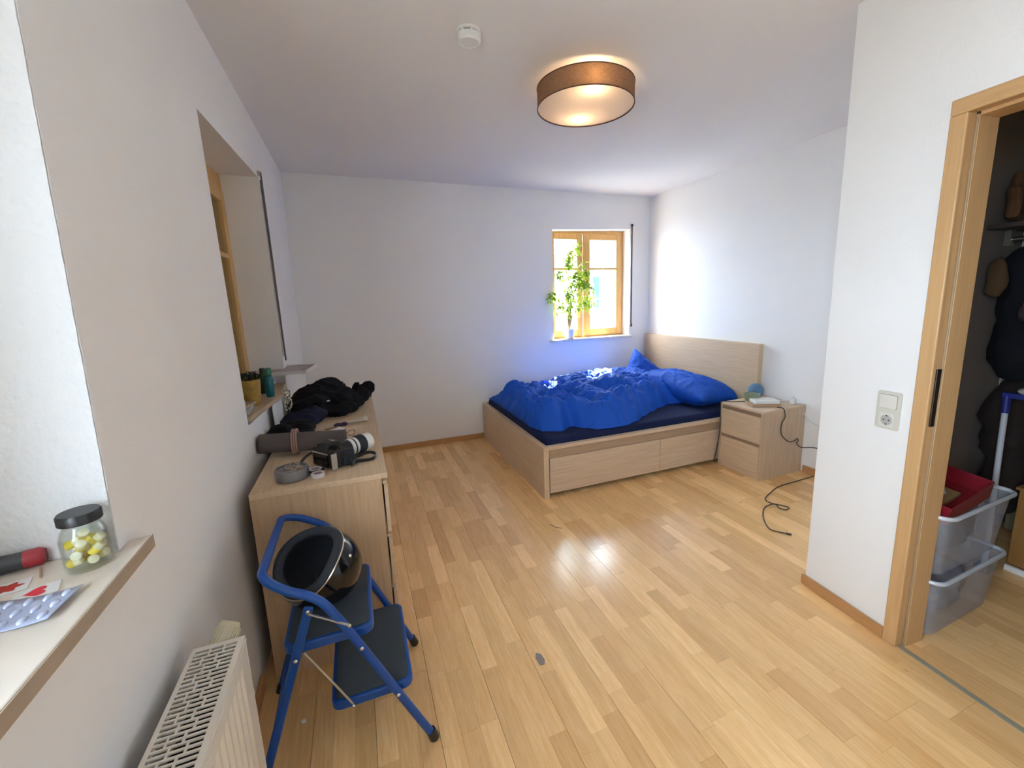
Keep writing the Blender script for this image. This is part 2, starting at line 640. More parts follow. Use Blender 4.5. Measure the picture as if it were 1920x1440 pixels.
def wall_grid(name, axis, us, zs, holes, front, back, m, fmap=None):
    """wall made of cells; axis 'x' => plane x=const with u=y, else plane y=const with u=x. fmap moves the grid nodes."""
    mb = MB()
    nu, nz = len(us), len(zs)

    def P(i, j, side):
        u, z = us[i], zs[j]
        if fmap: u, z = fmap(i, j, side, u, z)
        d = front if side == 0 else back
        return (d, u, z) if axis == 'x' else (u, d, z)
    solid = lambda i, j: 0 <= i < nu - 1 and 0 <= j < nz - 1 and (i, j) not in holes
    vs = {}; V = []; F = []

    def vid(i, j, s_):
        if (i, j, s_) not in vs:
            vs[(i, j, s_)] = len(V); V.append(P(i, j, s_))
        return vs[(i, j, s_)]
    for i in range(nu - 1):
        for j in range(nz - 1):
            if not solid(i, j): continue
            for s_ in (0, 1):
                F.append((vid(i, j, s_), vid(i + 1, j, s_), vid(i + 1, j + 1, s_), vid(i, j + 1, s_)))
            for (di, dj, a, b_) in ((-1, 0, (i, j), (i, j + 1)), (1, 0, (i + 1, j), (i + 1, j + 1)), (0, -1, (i, j), (i + 1, j)), (0, 1, (i, j + 1), (i + 1, j + 1))):
                if not solid(i + di, j + dj):
                    F.append((vid(*a, 0), vid(*b_, 0), vid(*b_, 1), vid(*a, 1)))
    mb.add(V, F)
    return S(mb.build(name, m))


# left wall with two window openings
W1 = (-0.80, 1.02, 0.955, 2.20)      # y0,y1,z0,z1; unseen near end widened to let in more light
W2 = (2.04, 3.19, 0.90, 2.20)
us = [BACKY, W1[0], W1[1], W2[0], W2[1], D + 0.4]
zs = [-0.16, 0.93, W1[3], H + 0.05]


def lmap(i, j, side, u, z):
    if j == 1:
        z = {0: .955, 1: .955, 2: .955, 3: .945, 4: .885, 5: .885}[i]
    if j == 2:
        z = {0: 2.2, 1: 2.2, 2: 2.2, 3: 2.160, 4: 2.215, 5: 2.215}[i]
    if i == 2:
        u = {0: 1.0, 1: 1.0, 2: 1.055, 3: 1.06}[j]
        if side: u += 0.05
    if i == 3:
        u = {0: 2.09, 1: 2.09, 2: 2.03, 3: 2.03}[j]
    if i == 4:
        u = {0: 3.21, 1: 3.21, 2: 3.16, 3: 3.16}[j]
    return u, z


wl = wall_grid('wall_left', 'x', us, zs, {(1, 1), (3, 1)}, 0.0, -0.36, M_WALL, lmap)
wl['label'] = 'long white plastered left wall with two deep window niches'; wl['category'] = 'wall'
# rough plaster skin on the far reveal of the near window
rv = MB()
def rvp(u, v):
    x = -0.001 - u * 0.30
    z = 0.987 + v * (2.19 - 0.987)
    t = (z - 0.955) / (2.2 - 0.955)
    y = 1.0 + 0.055 * t + 0.05 * (-x / 0.36) - 0.003 - 0.0015 * noise.noise(Vector((x * 40, z * 40, 0)))
    if u == 0: x -= 0.0015 * abs(noise.noise(Vector((0, z * 30, 3)))); 
    return (x, y, z)
rv.grid(rvp, 20, 80)
rvo = rv.build('reveal_plaster', M_ROUGH, wl)
rvo['label'] = 'rough lumpy plaster on the window niche side'

# back wall with window
W3 = (2.485, 3.462, 0.975, 2.160)
wb = wall_grid('wall_back', 'y', [-0.36, W3[0], W3[1], 4.75], [-0.16, W3[2], W3[3], H + 0.05], {(1, 1)}, D, D + 0.38, M_WALL,
               lambda i, j, s_, u, z: (u, z + (0.03 if (i >= 2 and j == 2) else 0)))
wb['label'] = 'white plastered far wall with a small wooden window'; wb['category'] = 'wall'
o = S(MB().box(W, W + 0.2, PY - 0.1, D, -0.1, H).build('wall_right', M_WALL), 'white plastered right wall behind the bed head', 'wall')
o = S(MB().box(-0.36, 4.7, BACKY - 0.2, BACKY, -0.16, H).build('wall_front', M_WALL), 'white wall behind the viewer', 'wall')

# door wall: local frame. origin at the pillar edge, +u runs towards the viewer along the wall, +n into the next room
ang = math.atan(0.0969)
cu, su = math.cos(ang), math.sin(ang)
DM = Matrix(((-su, cu, 0, PX), (-cu, -su, 0, PY), (0, 0, 1, 0), (0, 0, 0, 1)))
# local: x = u (along wall), y = n (depth), z
TH = 0.115
DU0, DU1, DH = 0.372, 1.30, 2.045       # casing outer edges in u, casing top
IN0 = 0.422
dw = MB()
dw.box(0.0, 0.395, 0, TH, -0.1, H, DM)
dw.box(0.395, 1.27, 0, TH, 2.02, H, DM)
dw.box(1.27, 2.75, 0, TH, -0.1, H, DM)
o = S(dw.build('wall_doorway', M_WALL), 'white wall section with switch, socket and open doorway', 'wall')
# return wall towards the bed niche
o = S(MB().box(PX + 0.0, 4.42, 1.225, PY, -0.1, H).build('wall_return', M_WALL), 'short return wall between niche and store room', 'wall')
M_STORE_SHADE = mat('store_shade_grey', (0.20, 0.165, 0.145), 0.9, bump=.1)  # dark colour stands in for the dimness inside the store room
S(MB().box(PX + 0.03, 4.42, 1.20, 1.225, -0.1, H).build('wall_store_left', M_STORE_SHADE), 'side wall just inside the doorway, its shade put into grey brown', 'wall')
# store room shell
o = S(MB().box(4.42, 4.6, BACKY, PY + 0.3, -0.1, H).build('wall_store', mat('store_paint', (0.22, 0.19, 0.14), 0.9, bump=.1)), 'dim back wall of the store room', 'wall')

# door frame
door = thing('door_1', DM @ Vector((IN0, 0, 0)), 'beech veneer door frame of the open doorway', 'door frame', kind='structure')
c = MB(); c.box(DU0, IN0, -0.016, 0.0, 0.0, 1.995, DM); c.build('casing', M_DOORW, door, 0.004)
c = MB(); c.box(DU1 - 0.05, DU1, -0.016, 0.0, 0.0, 1.995, DM); c.build('casing', M_DOORW, door, 0.004)
c = MB(); c.box(DU0, DU1, -0.016, 0.0, 1.995, DH, DM); c.build('head_casing', M_DOORWH, door, 0.004)
# outer edge returns against wall
c = MB(); c.box(IN0 - 0.027, IN0 - 0.002, 0.0, 0.030, 0, 2.0, DM); c.build('rebate', M_DOORW, door)
c = MB(); c.box(IN0 - 0.027, IN0 + 0.008, 0.030, TH + 0.012, 0, 1.99, DM); c.build('jamb', M_DOORW, door, 0.002)
c = MB(); c.tube([DM @ Vector((IN0 + 0.002, 0.030, 0.0)), DM @ Vector((IN0 + 0.002, 0.030, 1.985))], 0.0045, 8); c.build('seal', mat('seal_tan', (0.34, 0.23, 0.13), .7), door)
c = MB(); c.box(DU1 - 0.058, DU1 - 0.023, 0.030, TH + 0.012, 0, 1.99, DM); c.build('jamb', M_DOORW, door, 0.002)
c = MB(); c.box(IN0 - 0.027, DU1 - 0.025, 0.0, 0.030, 1.997, 2.022, DM); c.build('head_rebate', M_DOORWH, door)
c = MB(); c.box(IN0 + 0.008, DU1 - 0.058, 0.030, TH + 0.012, 1.985, 2.02, DM); c.build('head_jamb', M_DOORWH, door, 0.002)
c = MB(); c.box(IN0 - 0.0015, IN0 + 0.004, 0.004, 0.028, 0.93, 1.145, DM); c.build('strike_plate', mat('aged_steel', (0.13, 0.11, 0.09), 0.4, 1.0), door, 0.001)
c = MB(); c.box(IN0 + 0.001, DU1 - 0.05, 0.0, 0.022, 0.0, 0.004, DM); c.build('threshold_strip', mat('brass_strip', (0.33, 0.30, 0.22), 0.45), door, 0.001)

# baseboards
S(MB().box(0.016, 1.632, D - 0.016, D, 0, 0.055).build('baseboard_back', M_BASE, None, 0.004), 'thin brown wooden baseboard under the far wall', 'baseboard')
S(MB().box(0.0, 0.016, 1.19, 1.715, 0, 0.055).build('baseboard_left', M_BASE, None, 0.004), 'thin brown wooden baseboard behind the step stool', 'baseboard')
S(MB().box(0.0, 0.016, 3.34, D, 0, 0.055).build('baseboard_left_far', M_BASE, None, 0.004), 'baseboard behind the far end of the dressers', 'baseboard')
S(MB().box(W - 0.016, W, PY + 0.016, 2.25, 0, 0.055).build('baseboard_right', M_BASE, None, 0.004), 'brown baseboard beside the nightstand', 'baseboard')
S(MB().box(-0.012, DU0 - 0.001, -0.016, 0.0, 0, 0.05, DM).build('baseboard_doorway', M_BASE, None, 0.004), 'brown baseboard under the light switch', 'baseboard')


# ---- windows
def casement(parent, axis, d, u0, u1, z0, z1, fw, munt, handle=None, sgn=1):
    """wooden casement in a plane; depth runs sgn away from the room"""
    def bx(mb, a0, a1, c0, c1, t0, t1):
        dd = sorted((d + sgn * t0, d + sgn * t1))
        if axis == 'y': mb.box(a0, a1, dd[0], dd[1], c0, c1)
        else: mb.box(dd[0], dd[1], a0, a1, c0, c1)
    mb = MB()
    bx(mb, u0, u0 + fw, z0, z1, 0, 0.045); bx(mb, u1 - fw, u1, z0, z1, 0, 0.045)
    bx(mb, u0 + fw, u1 - fw, z0, z0 + fw * 1.1, 0, 0.045); bx(mb, u0 + fw, u1 - fw, z1 - fw, z1, 0, 0.045)
    cs = mb.build('casement', M_WINW, parent, 0.005)
    for zm in munt:
        k = MB(); bx(k, u0 + fw, u1 - fw, zm - 0.013, zm + 0.013, 0.004, 0.040); k.build('muntin', M_WINW, cs, 0.003)
    cuts = [z0 + fw * 1.1] + sum([[zm - 0.013, zm + 0.013] for zm in munt], []) + [z1 - fw]
    for a, b_ in zip(cuts[0::2], cuts[1::2]):
        g = MB(); bx(g, u0 + fw, u1 - fw, a, b_, 0.020, 0.025); g.build('pane', M_GLASS, cs)
    if handle:
        hu, hz = handle
        k = MB()
        if axis == 'y':
            k.box(hu - 0.012, hu + 0.012, d - 0.008, d, hz - 0.035, hz + 0.035)
            k.tube([(hu, d - 0.004, hz), (hu, d - 0.042, hz)], 0.008, 10)
            k.tube(fillet([(hu, d - 0.04, hz), (hu + 0.02, d - 0.045, hz), (hu + 0.115, d - 0.043, hz - 0.006)], 0.01), 0.008, 10)
        else:
            k.box(d, d + 0.008, hu - 0.012, hu + 0.012, hz - 0.035, hz + 0.035)
            k.tube([(d, hu, hz), (d + 0.042, hu, hz), (d + 0.042, hu, hz - 0.11)], 0.008, 10)
        k.build('handle', mat('handle_ivory', (0.8, 0.74, 0.62), 0.3), cs, 0.002)
    return cs


# window 3 (back)
w3 = thing('window_3', (2.97, D + 0.12, 0.985), 'small pine window with two casements in the far wall', 'window', kind='structure')
YF = D + 0.125
f = MB()
f.box(2.487, 2.533, YF + 0.012, YF + 0.07, 0.985, 2.185); f.box(3.425, 3.466, YF + 0.012, YF + 0.07, 0.985, 2.185)
f.box(2.533, 3.425, YF + 0.012, YF + 0.07, 2.140, 2.185); f.box(2.533, 3.425, YF + 0.012, YF + 0.07, 0.985, 1.012)
f.build('frame', M_WINW, w3, 0.004)
casement(w3, 'y', YF, 2.497, 2.918, 1.005, 2.152, 0.07, (1.765,))
casement(w3, 'y', YF, 2.945, 3.435, 1.005, 2.152, 0.07, (1.765,), handle=(2.985, 1.43))
f = MB(); f.box(2.914, 2.952, YF - 0.016, YF + 0.0, 1.01, 2.148); f.build('cover_strip', M_WINW, w3, 0.006)
f = MB(); f.box(2.435, 3.482, D - 0.035, D, 0.968, 0.992); f.box(2.49, 3.46, D, YF + 0.012, 0.968, 0.992)
f.build('sill', mat('sill_light', (0.72, 0.66, 0.58), 0.25, var=.08, vscale=12), w3, 0.003)
f = MB(); f.box(2.4, 3.55, D + 0.30, D + 0.42, 0.94, 0.972); f.build('outer_sill', mat('zinc', (0.45, 0.46, 0.47), 0.4, 0.8), w3)

# window 2 (left wall, far)
w2 = thing('window_2', (-0.2, 2.6, 0.93), 'deep narrow window niche above the dresser with pine frame', 'window', kind='structure')
f = MB()
f.box(-0.270, -0.195, 2.06, 2.11, 0.92, 2.19); f.box(-0.270, -0.195, 3.125, 3.205, 0.90, 2.215)
f.box(-0.270, -0.195, 2.11, 3.125, 2.10, 2.205); f.box(-0.270, -0.195, 2.11, 3.125, 0.91, 0.95)
f.build('frame', M_WINW, w2, 0.004)
casement(w2, 'x', -0.183, 2.095, 2.610, 0.94, 2.115, 0.07, (1.74,), sgn=-1)
casement(w2, 'x', -0.183, 2.615, 3.135, 0.94, 2.115, 0.07, (1.74,), handle=None, sgn=-1)
# sill board follows the slightly skewed niche
f = MB()
sx = [(-0.194, 2.10), (0.012, 2.10), (0.05, 2.70), (0.012, 3.04), (0.0, 3.19), (-0.194, 3.19)]
vs = [(x, y, 0.958 - (y - 2.1) * 0.03) for x, y in sx] + [(x, y, 0.980 - (y - 2.1) * 0.03) for x, y in sx]
f.add(vs, [(5, 4, 3, 2, 1, 0), (6, 7, 8, 9, 10, 11)] + [(i, (i + 1) % 6, 6 + (i + 1) % 6, 6 + i) for i in range(6)])
f.build('sill', mat('sill_tan', (0.52, 0.38, 0.25), 0.4, var=.15, vscale=20), w2, 0.002)

# window 1 (left wall, near)
w1 = thing('window_1', (-0.3, 0.4, 0.96), 'near window niche at the left edge with broad stone sill', 'window', kind='structure')
f = MB()
f.box(-0.36, -0.30, -0.80, -0.74, 0.96, 2.2); f.box(-0.36, -0.30, 0.98, 1.045, 0.96, 2.2)
f.box(-0.36, -0.30, -0.74, 0.98, 2.13, 2.2); f.box(-0.36, -0.30, -0.74, 0.98, 0.96, 1.0)
f.build('frame', M_WINW, w1, 0.004)
casement(w1, 'x', -0.305, -0.74, -0.165, 0.99, 2.14, 0.06, (1.75,), sgn=-1)
casement(w1, 'x', -0.305, -0.160, 0.418, 0.99, 2.14, 0.06, (1.75,), sgn=-1)
casement(w1, 'x', -0.305, 0.422, 0.99, 0.99, 2.14, 0.06, (1.75,), sgn=-1)
f = MB()
poly = [(-0.30, -0.795), (0.0, -0.795), (0.0, -1.2), (0.060, -1.2), (0.034, 1.050), (0.0, 1.040), (-0.0, 0.998), (-0.30, 1.04)]
f.prism(poly, 0.957, 0.985)
sl = f.build('sill', M_MARBLE, w1, 0.003)
f = MB(); f.prism([(0.0602, -1.2), (0.0618, -1.2), (0.0358, 1.0505), (0.0342, 1.0505)], 0.9572, 0.9835)
f.build('sill_front_edge', M_MARBLE_EDGE, sl)

# unseen slats added outside the last casement to keep light off the reveal
sh_ = MB()
for i in range(30):
    z = 0.955 + i * 0.042
    sh_.box(-0.375, -0.362, 0.40, 1.06, z, z + 0.040)
so_ = sh_.build('light_blocking_slats', mat('blocker_grey', (0.45, 0.45, 0.43), 0.6), w1)
so_['kind'] = 'stuff'
# closed roller shutter outside the niche window
sh_ = MB()
for i in range(33):
    z = 0.86 + i * 0.042
    sh_.box(-0.352, -0.340, 2.03, 3.22, z, z + 0.040)
so_ = sh_.build('light_blocking_slats', mat('shutter_green', (0.05, 0.06, 0.045), 0.6), w2)
so_['kind'] = 'stuff'

# blind belts beside windows
b = thing('blind_belt', (3.483, D, 1.09), 'dark blind belt hanging beside the far window', 'blind belt')
MB().box(3.477, 3.492, D - 0.012, D - 0.009, 1.12, 2.23).build('belt', mat('belt_dark', (0.10, 0.085, 0.075), 0.8), b)
k = MB(); k.box(3.474, 3.495, D - 0.02, D, 2.225, 2.245); k.build('bracket', M_BLACK, b, 0.002)
k = MB(); k.box(3.476, 3.493, D - 0.022, D, 1.09, 1.125); k.build('bracket', M_BLACK, b, 0.002)
MB().box(3.465, 3.474, D - 0.012, D, 1.10, 2.22).build('guide_rail', mat('rail_grey', (0.55, 0.53, 0.5), 0.5), b, 0.002)
b = thing('blind_pull', (0.0, 3.2, 1.08), 'grey looped blind cord hanging beside the niche over the dresser', 'blind cord')
k = MB(); k.tube(smoothpath([(0.010, 3.170, 2.235), (0.012, 3.185, 2.23), (0.013, 3.2, 2.15), (0.013, 3.235, 1.18), (0.013, 3.238, 1.13), (0.013, 3.232, 1.115), (0.013, 3.226, 1.13), (0.013, 3.222, 1.18), (0.012, 3.168, 2.2)], 6), 0.0045, 6)
k.build('cord', mat('cord_grey', (0.12, 0.11, 0.10), .7), b)
MB().box(0.0, 0.012, 3.150, 3.175, 2.225, 2.25).build('bracket', M_STEEL, b, 0.002)
MB().box(0.0, 0.008, 3.21, 3.225, 1.12, 2.20).build('guide_rail', MATS['rail_grey'], b, 0.001)

# ================================================================== OUTSIDE
M_FACADE = mat('facade_white', (0.85, 0.84, 0.80), 0.9, bump=0.1, bscale=8)
gnd = MB().box(-40, 40, -30, 45, -3.2, -3.0).build('ground', mat('gravel_ground', (0.24, 0.245, 0.25), 0.95, var=.2, vscale=.5))
S(gnd, 'gravel ground outside below the windows', 'ground')
nb = thing('neighbour_house', (9, 17, -3), 'white rendered neighbouring house seen through the far window', 'house')
MB().box(7.4, 18, 15.0, 23, -3, 2.9).build('facade', M_FACADE, nb)
MB().prism([(7.0, 2.9), (18.5, 2.9), (12.75, 5.3)], -23.5, -14.4, Matrix.Rotation(PI / 2, 4, 'X')).build('roof', mat('roof_tile', (0.36, 0.16, 0.10), .8), nb)
for (wx, wz) in ((9.2, 1.05), (12.6, 1.05)):
    fr = MB(); fr.box(wx - 0.06, wx + 0.36, 14.96, 15.0, wz - 0.06, wz + 1.26)
    fo = fr.build('window_frame', mat('frame_white', (.8, .8, .8), .5), nb)
    MB().box(wx, wx + 0.30, 14.94, 14.96, wz, wz + 1.2).build('pane', mat('sky_glass', (0.03, 0.055, 0.085), 0.5, spec=0.05), fo)


def leafcloud(mb, c, r, n, size, rng, sq=0.8):
    for _ in range(n):
        while True:
            p = Vector((rng.uniform(-1, 1), rng.uniform(-1, 1), rng.uniform(-1, 1)))
            if p.length <= 1: break
        p = Vector(c) + Vector((p.x * r, p.y * r, p.z * r * sq))
        q = Matrix.Translation(p) @ Matrix.Rotation(rng.uniform(0, 6.28), 4, 'Z') @ Matrix.Rotation(rng.uniform(0.2, 2.6), 4, 'X')
        s_ = size * rng.uniform(.6, 1.2)
        mb.add([(-s_ * .35, 0, 0), (0, -s_, 0.0), (s_ * .35, 0, 0), (0, s_, 0)], [(0, 1, 2, 3)], False, q)


M_LEAFD = mat('tree_leaf', (0.035, 0.065, 0.02), 0.7)
rng = random.Random(3)
tr = thing('garden_tree', (-2.0, 3.4, -3), 'dark green tree close outside the niche window', 'tree')
MB().tube([(-2.0, 3.4, -3), (-2.05, 3.5, -0.5), (-2.0, 3.4, 1.5)], [0.16, 0.12, 0.06], 10).build('trunk', mat('bark', (.12, .08, .05), .9), tr)
mb = MB()
for cc, rr in (((-1.9, 3.2, 1.2), 1.0), ((-2.0, 4.2, 1.9), 1.0), ((-2.3, 2.8, 2.4), 1.0), ((-2.0, 3.6, 0.0), 1.0), ((-2.2, 5.0, 0.9), 1.1)):
    leafcloud(mb, cc, rr, 1500, 0.11, rng)
fo = mb.build('foliage', M_LEAFD, tr, fix=False); fo['kind'] = 'stuff'

# ================================================================== BED
X0 = 1.627; X1 = W - 0.008; Y0 = 2.690; Y1 = D - 0.022
bed = thing('bed', ((X0 + X1) / 2, (Y0 + Y1) / 2, 0), 'oak veneer double bed frame with drawers under the window', 'bed')
MB().box(X1 - 0.045, X1, Y0 - 0.005, Y1, 0, 1.0).build('headboard', M_OAK_Y, bed, 0.003)
MB().box(X0, X0 + 0.042, Y0 - 0.005, Y1, 0, 0.39).build('footboard', M_OAK_Y, bed, 0.002)
MB().box(X0 + 0.042, X1 - 0.045, Y0 + 0.016, Y0 + 0.042, 0.25, 0.366).build('side_rail', woodmat('oak_rail', (0.37, 0.255, 0.165), (0.46, 0.325, 0.215), (1.2, 26, 26), 0.55, 0.3), bed, 0.001)
MB().box(X0 + 0.042, X1 - 0.045, Y0 - 0.004, Y0 + 0.042, 0.366, 0.39).build('rail_cap', M_OAK_X, bed, 0.002)
MB().box(X0 + 0.042, X1 - 0.045, Y1 - 0.035, Y1, 0.10, 0.39).build('side_rail', M_OAK_X, bed, 0.002)
for a, b_ in ((X0 + 0.048, 2.650), (2.655, X1 - 0.05)):
    dr = MB().box(a, b_, Y0 - 0.004, Y0 + 0.014, 0.035, 0.300).build('drawer_front', M_OAK_X, bed, 0.002)
    MB().box(a + 0.02, b_ - 0.02, Y0 + 0.06, Y0 + 0.64, 0.05, 0.20).build('drawer_box', M_OAK_DARK, dr)
MB().box(X0 + 0.05, X1 - 0.05, Y0 + 0.045, Y1 - 0.04, 0.22, 0.245).build('slatted_base', M_OAK_DARK, bed)
MT = 0.44
mt = MB()
pl = rrect(X0 + 0.046, X1 - 0.05, Y0 + 0.046, Y1 - 0.04, 0.05)
mt.prism(pl, 0.247, MT)
mto = mt.build('mattress', M_SHEET, None, 0.035, 4)
for p in mto.data.polygons: p.use_smooth = False
tag(mto, 'navy sheeted mattress lying in the oak bed frame', 'mattress')

# duvet -------------------------------------------------------------
NE = [(1.675, 3.05), (1.72, 2.90), (1.85, 2.84), (1.97, 2.92), (2.05, 2.83), (2.12, 2.755), (2.22, 2.74), (2.36, 2.745), (2.5, 2.80), (2.65, 2.90), (2.80, 2.99), (2.95, 3.07), (3.10, 3.13), (3.25, 3.12), (3.35, 3.2)]


def lerp(tab, x):
    if x <= tab[0][0]: return tab[0][1]
    for (a, va), (b_, vb) in zip(tab[:-1], tab[1:]):
        if x <= b_:
            t = (x - a) / (b_ - a); t = t * t * (3 - 2 * t)
            return va + (vb - va) * t
    return tab[-1][1]


RZ = [(1.675, 0.14), (1.85, 0.20), (2.04, 0.185), (2.15, 0.175), (2.3, 0.225), (2.62, 0.245), (2.95, 0.235), (3.2, 0.20), (3.35, 0.15)]


def ridge(v):
    return (1 - abs(v))


def duvet(u, v):
    x = 1.676 + u * 1.62
    yn = lerp(NE, x); yf = 4.20
    y = yn + v * (yf - yn)
    e = min(1.0, v / 0.16)
    edge = 1 - (1 - e) ** 2.4
    e2 = min(1.0, (1 - v) / 0.25)
    edge *= (1 - (1 - e2) ** 2)
    eu = min(1.0, u / 0.06); edge *= 0.25 + 0.75 * (1 - (1 - eu) ** 2)
    eu = min(1.0, (1 - u) / 0.06); edge *= (1 - (1 - eu) ** 2)
    prof = 0.52 + 0.48 * math.sin(PI * min(1, 0.10 + v * 0.85))
    h = lerp(RZ, x) * prof
    p = Vector((x, y, 0))
    q = noise.noise_vector(p * 2.3) * 0.30
    # long puffy folds with creased valleys, mostly running along the bed
    ux = x * 0.95 + y * 0.30; uy = y * 0.95 - x * 0.30
    f1 = abs(noise.noise(Vector((ux * 1.9, uy * 4.6, 0.3)) + q * 4))
    f2 = abs(noise.noise(Vector((ux * 4.2, uy * 11.0, 1.7)) + q * 7))
    f3 = abs(noise.noise(Vector((x * 15 + y * 8, (y - x * .4) * 24, 4.2)) + q * 9))
    h += 0.13 * (min(f1, 0.45) - 0.2) + 0.070 * (min(f2, .4) - 0.17) + 0.034 * (min(f3, .4) - 0.15)
    # crumpled zone near foot
    cz = math.exp(-((x - 1.98) ** 2 / 0.035 + (y - 3.5) ** 2 / 0.12))
    h += 0.07 * cz * (abs(noise.noise(p * 9 + q * 8)) - 0.2)
    # hem fold running diagonally over the near half
    dd = (y - (3.42 - (x - 2.25) * 0.42))
    h += 0.030 * math.exp(-(dd / 0.05) ** 2) * (1 if 2.1 < x < 3.1 else 0.3) - 0.02 * math.exp(-((dd + 0.10) / 0.05) ** 2)
    # valley between the two lobes at the near edge
    h -= 0.05 * math.exp(-((x - 2.10) ** 2 / 0.0009)) * math.exp(-(v / 0.22) ** 2)
    h += 0.03 * math.exp(-((v - 0.12) / 0.08) ** 2)
    h = max(0.03, h) * edge
    return (x, y, MT + 0.004 + h)


dv = MB()
NU, NV = 260, 200
dv.grid(duvet, NU, NV)
# underside
dv.grid(lambda u, v: (lambda p: (p[0], p[1], MT + 0.003))(duvet(u, v)), 2, 2)
under = []
dv2 = MB()
dv2.grid(duvet, NU, NV)
n0 = len(dv2.v)
dv2.v += [Vector((p.x, p.y, MT + 0.003)) for p in dv2.v]
for j in range(NV - 1):
    for i in range(NU - 1):
        a = j * NU + i
        dv2.f.append([n0 + a, n0 + a + NU, n0 + a + NU + 1, n0 + a + 1]); dv2.sm.append(True)
for i in range(NU - 1):
    for (a, b_) in ((i, i + 1), ((NV - 1) * NU + i + 1, (NV - 1) * NU + i)):
        dv2.f.append([b_, a, n0 + a, n0 + b_]); dv2.sm.append(True)
for j in range(NV - 1):
    for (a, b_) in ((j * NU, (j + 1) * NU), ((j + 1) * NU + NU - 1, j * NU + NU - 1)):
        dv2.f.append([a, b_, n0 + b_, n0 + a]); dv2.sm.append(True)
dvo = dv2.build('duvet', M_DUVET, sharp=False)
tag(dvo, 'crumpled royal blue duvet spread over the navy mattress', 'duvet')


def pillow(name, Mx, a, b_, th, label, zmin, ymax=99, xmax=99, seed=0, pw=0.55):
    mb = MB()

    def side(sg):
        def fn(u, v):
            s_, t = 2 * u - 1, 2 * v - 1
            bulge = ((1 - s_ ** 4) * (1 - t ** 4))
            bulge = max(0, bulge) ** pw
            # pinch the sides so the corners stay pointed
            x = a * s_ * (1 - 0.10 * (1 - t * t)); y = b_ * t * (1 - 0.10 * (1 - s_ * s_))
            p = Vector((x * 8 + seed, y * 8, sg))
            w = 0.018 * (ridge(noise.noise(p * 1.4 + noise.noise_vector(p) * 0.7)) ** 3 - .45) * min(1, bulge * 1.5)
            q = Mx @ Vector((x, y, sg * (th * bulge + w)))
            q.z = max(zmin, q.z)
            if q.y > ymax: q.y = ymax
            if q.x > xmax: q.x = xmax
            return q
        return fn
    mb.grid(side(1), 60, 60); mb.grid(side(-1), 60, 60)
    o = mb.build(name, M_DUVET, sharp=False)
    bm = bmesh.new(); bm.from_mesh(o.data)
    bmesh.ops.remove_doubles(bm, verts=bm.verts, dist=0.0004)
    bmesh.ops.recalc_face_normals(bm, faces=bm.faces)
    bm.to_mesh(o.data); bm.free()
    return tag(o, label, 'pillow', 'blue pillows at the head of the bed')


# upright pillow, one corner up, leaning towards the headboard
Mp = Matrix.Translation((3.36, 3.86, 0.545)) @ Matrix.Rotation(0.12, 4, 'Z') @ Matrix.Rotation(math.radians(64), 4, 'X') @ Matrix.Rotation(math.radians(45), 4, 'Z')
pillow('pillow', Mp, 0.255, 0.255, 0.09, 'blue pillow standing with one corner pointing up', MT + 0.004, 4.23, 3.66, 1)
Mp = Matrix.Translation((3.395, 3.245, 0.560)) @ Matrix.Rotation(math.radians(8), 4, 'Z') @ Matrix.Rotation(math.radians(5), 4, 'Y') @ Matrix.Rotation(math.radians(7), 4, 'X')
pillow('pillow', Mp, 0.27, 0.42, 0.125, 'blue pillow lying flat next to the nightstand', MT + 0.004, 4.23, 3.665, 5, 0.6)

# ================================================================== NIGHTSTAND
NM = rot((3.236, 2.655, 0), 0.027)      # local x: depth 0..0.48, local y: 0..-0.40
ns = thing('nightstand', (3.47, 2.46, 0), 'two drawer oak nightstand between bed and white pillar', 'nightstand')
MB().box(0.0, 0.48, -0.40, 0.0, 0.532, 0.55, NM).build('top', M_OAK_X, ns, 0.002)
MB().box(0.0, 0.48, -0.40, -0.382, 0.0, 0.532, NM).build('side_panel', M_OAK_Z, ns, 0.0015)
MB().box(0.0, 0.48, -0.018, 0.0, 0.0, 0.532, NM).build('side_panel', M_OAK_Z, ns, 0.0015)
MB().box(0.465, 0.478, -0.382, -0.018, 0.03, 0.532, NM).build('back_panel', M_OAK_DARK, ns)
MB().box(0.012, 0.03, -0.382, -0.018, 0.0, 0.048, NM).build('plinth', M_OAK_Y, ns)
MB().box(0.014, 0.03, -0.382, -0.018, 0.05, 0.53, NM).build('recess', M_OAK_DARK, ns)
for z0, z1 in ((0.052, 0.265), (0.292, 0.500)):
    MB().box(0.0, 0.014, -0.380, -0.020, z0, z1, NM).build('drawer_front', M_OAK_Y, ns, 0.0015)

# things on the nightstand
o = thing('speaker', (3.60, 2.63, 0.55), 'small blue grey round speaker on the nightstand', 'speaker')
MB().sphere((3.60, 2.63, 0.613), 0.062, 28, 18).build('body', mat('speaker_blue', (0.10, 0.20, 0.32), .7, bump=.3, bscale=300), o)
MB().lathe([(0.036, 0), (0.034, 0.012)], (3.60, 2.63, 0.5505), 24).build('foot', M_BLACK, o)
o = MB().lathe([(0.028, 0), (0.046, 0.012), (0.060, 0.040), (0.064, 0.066), (0.060, 0.066), (0.054, 0.040), (0.040, 0.016), (0.0001, 0.010)], (3.455, 2.545, 0.5505), 32).build('bowl', mat('bowl_green', (0.26, 0.29, 0.18), 0.4))
tag(o, 'small olive green bowl beside the blue speaker', 'bowl')
bk = thing('book', (3.47, 2.42, 0.55), 'white paperback lying on a brown notebook', 'book')
bm_ = rot((3.462, 2.432, 0.5690), -0.45)
MB().box(-0.09, 0.09, -0.062, 0.062, 0.002, 0.020, bm_).build('pages', mat('paper', (0.80, 0.78, 0.72), .8), bk, 0.001)
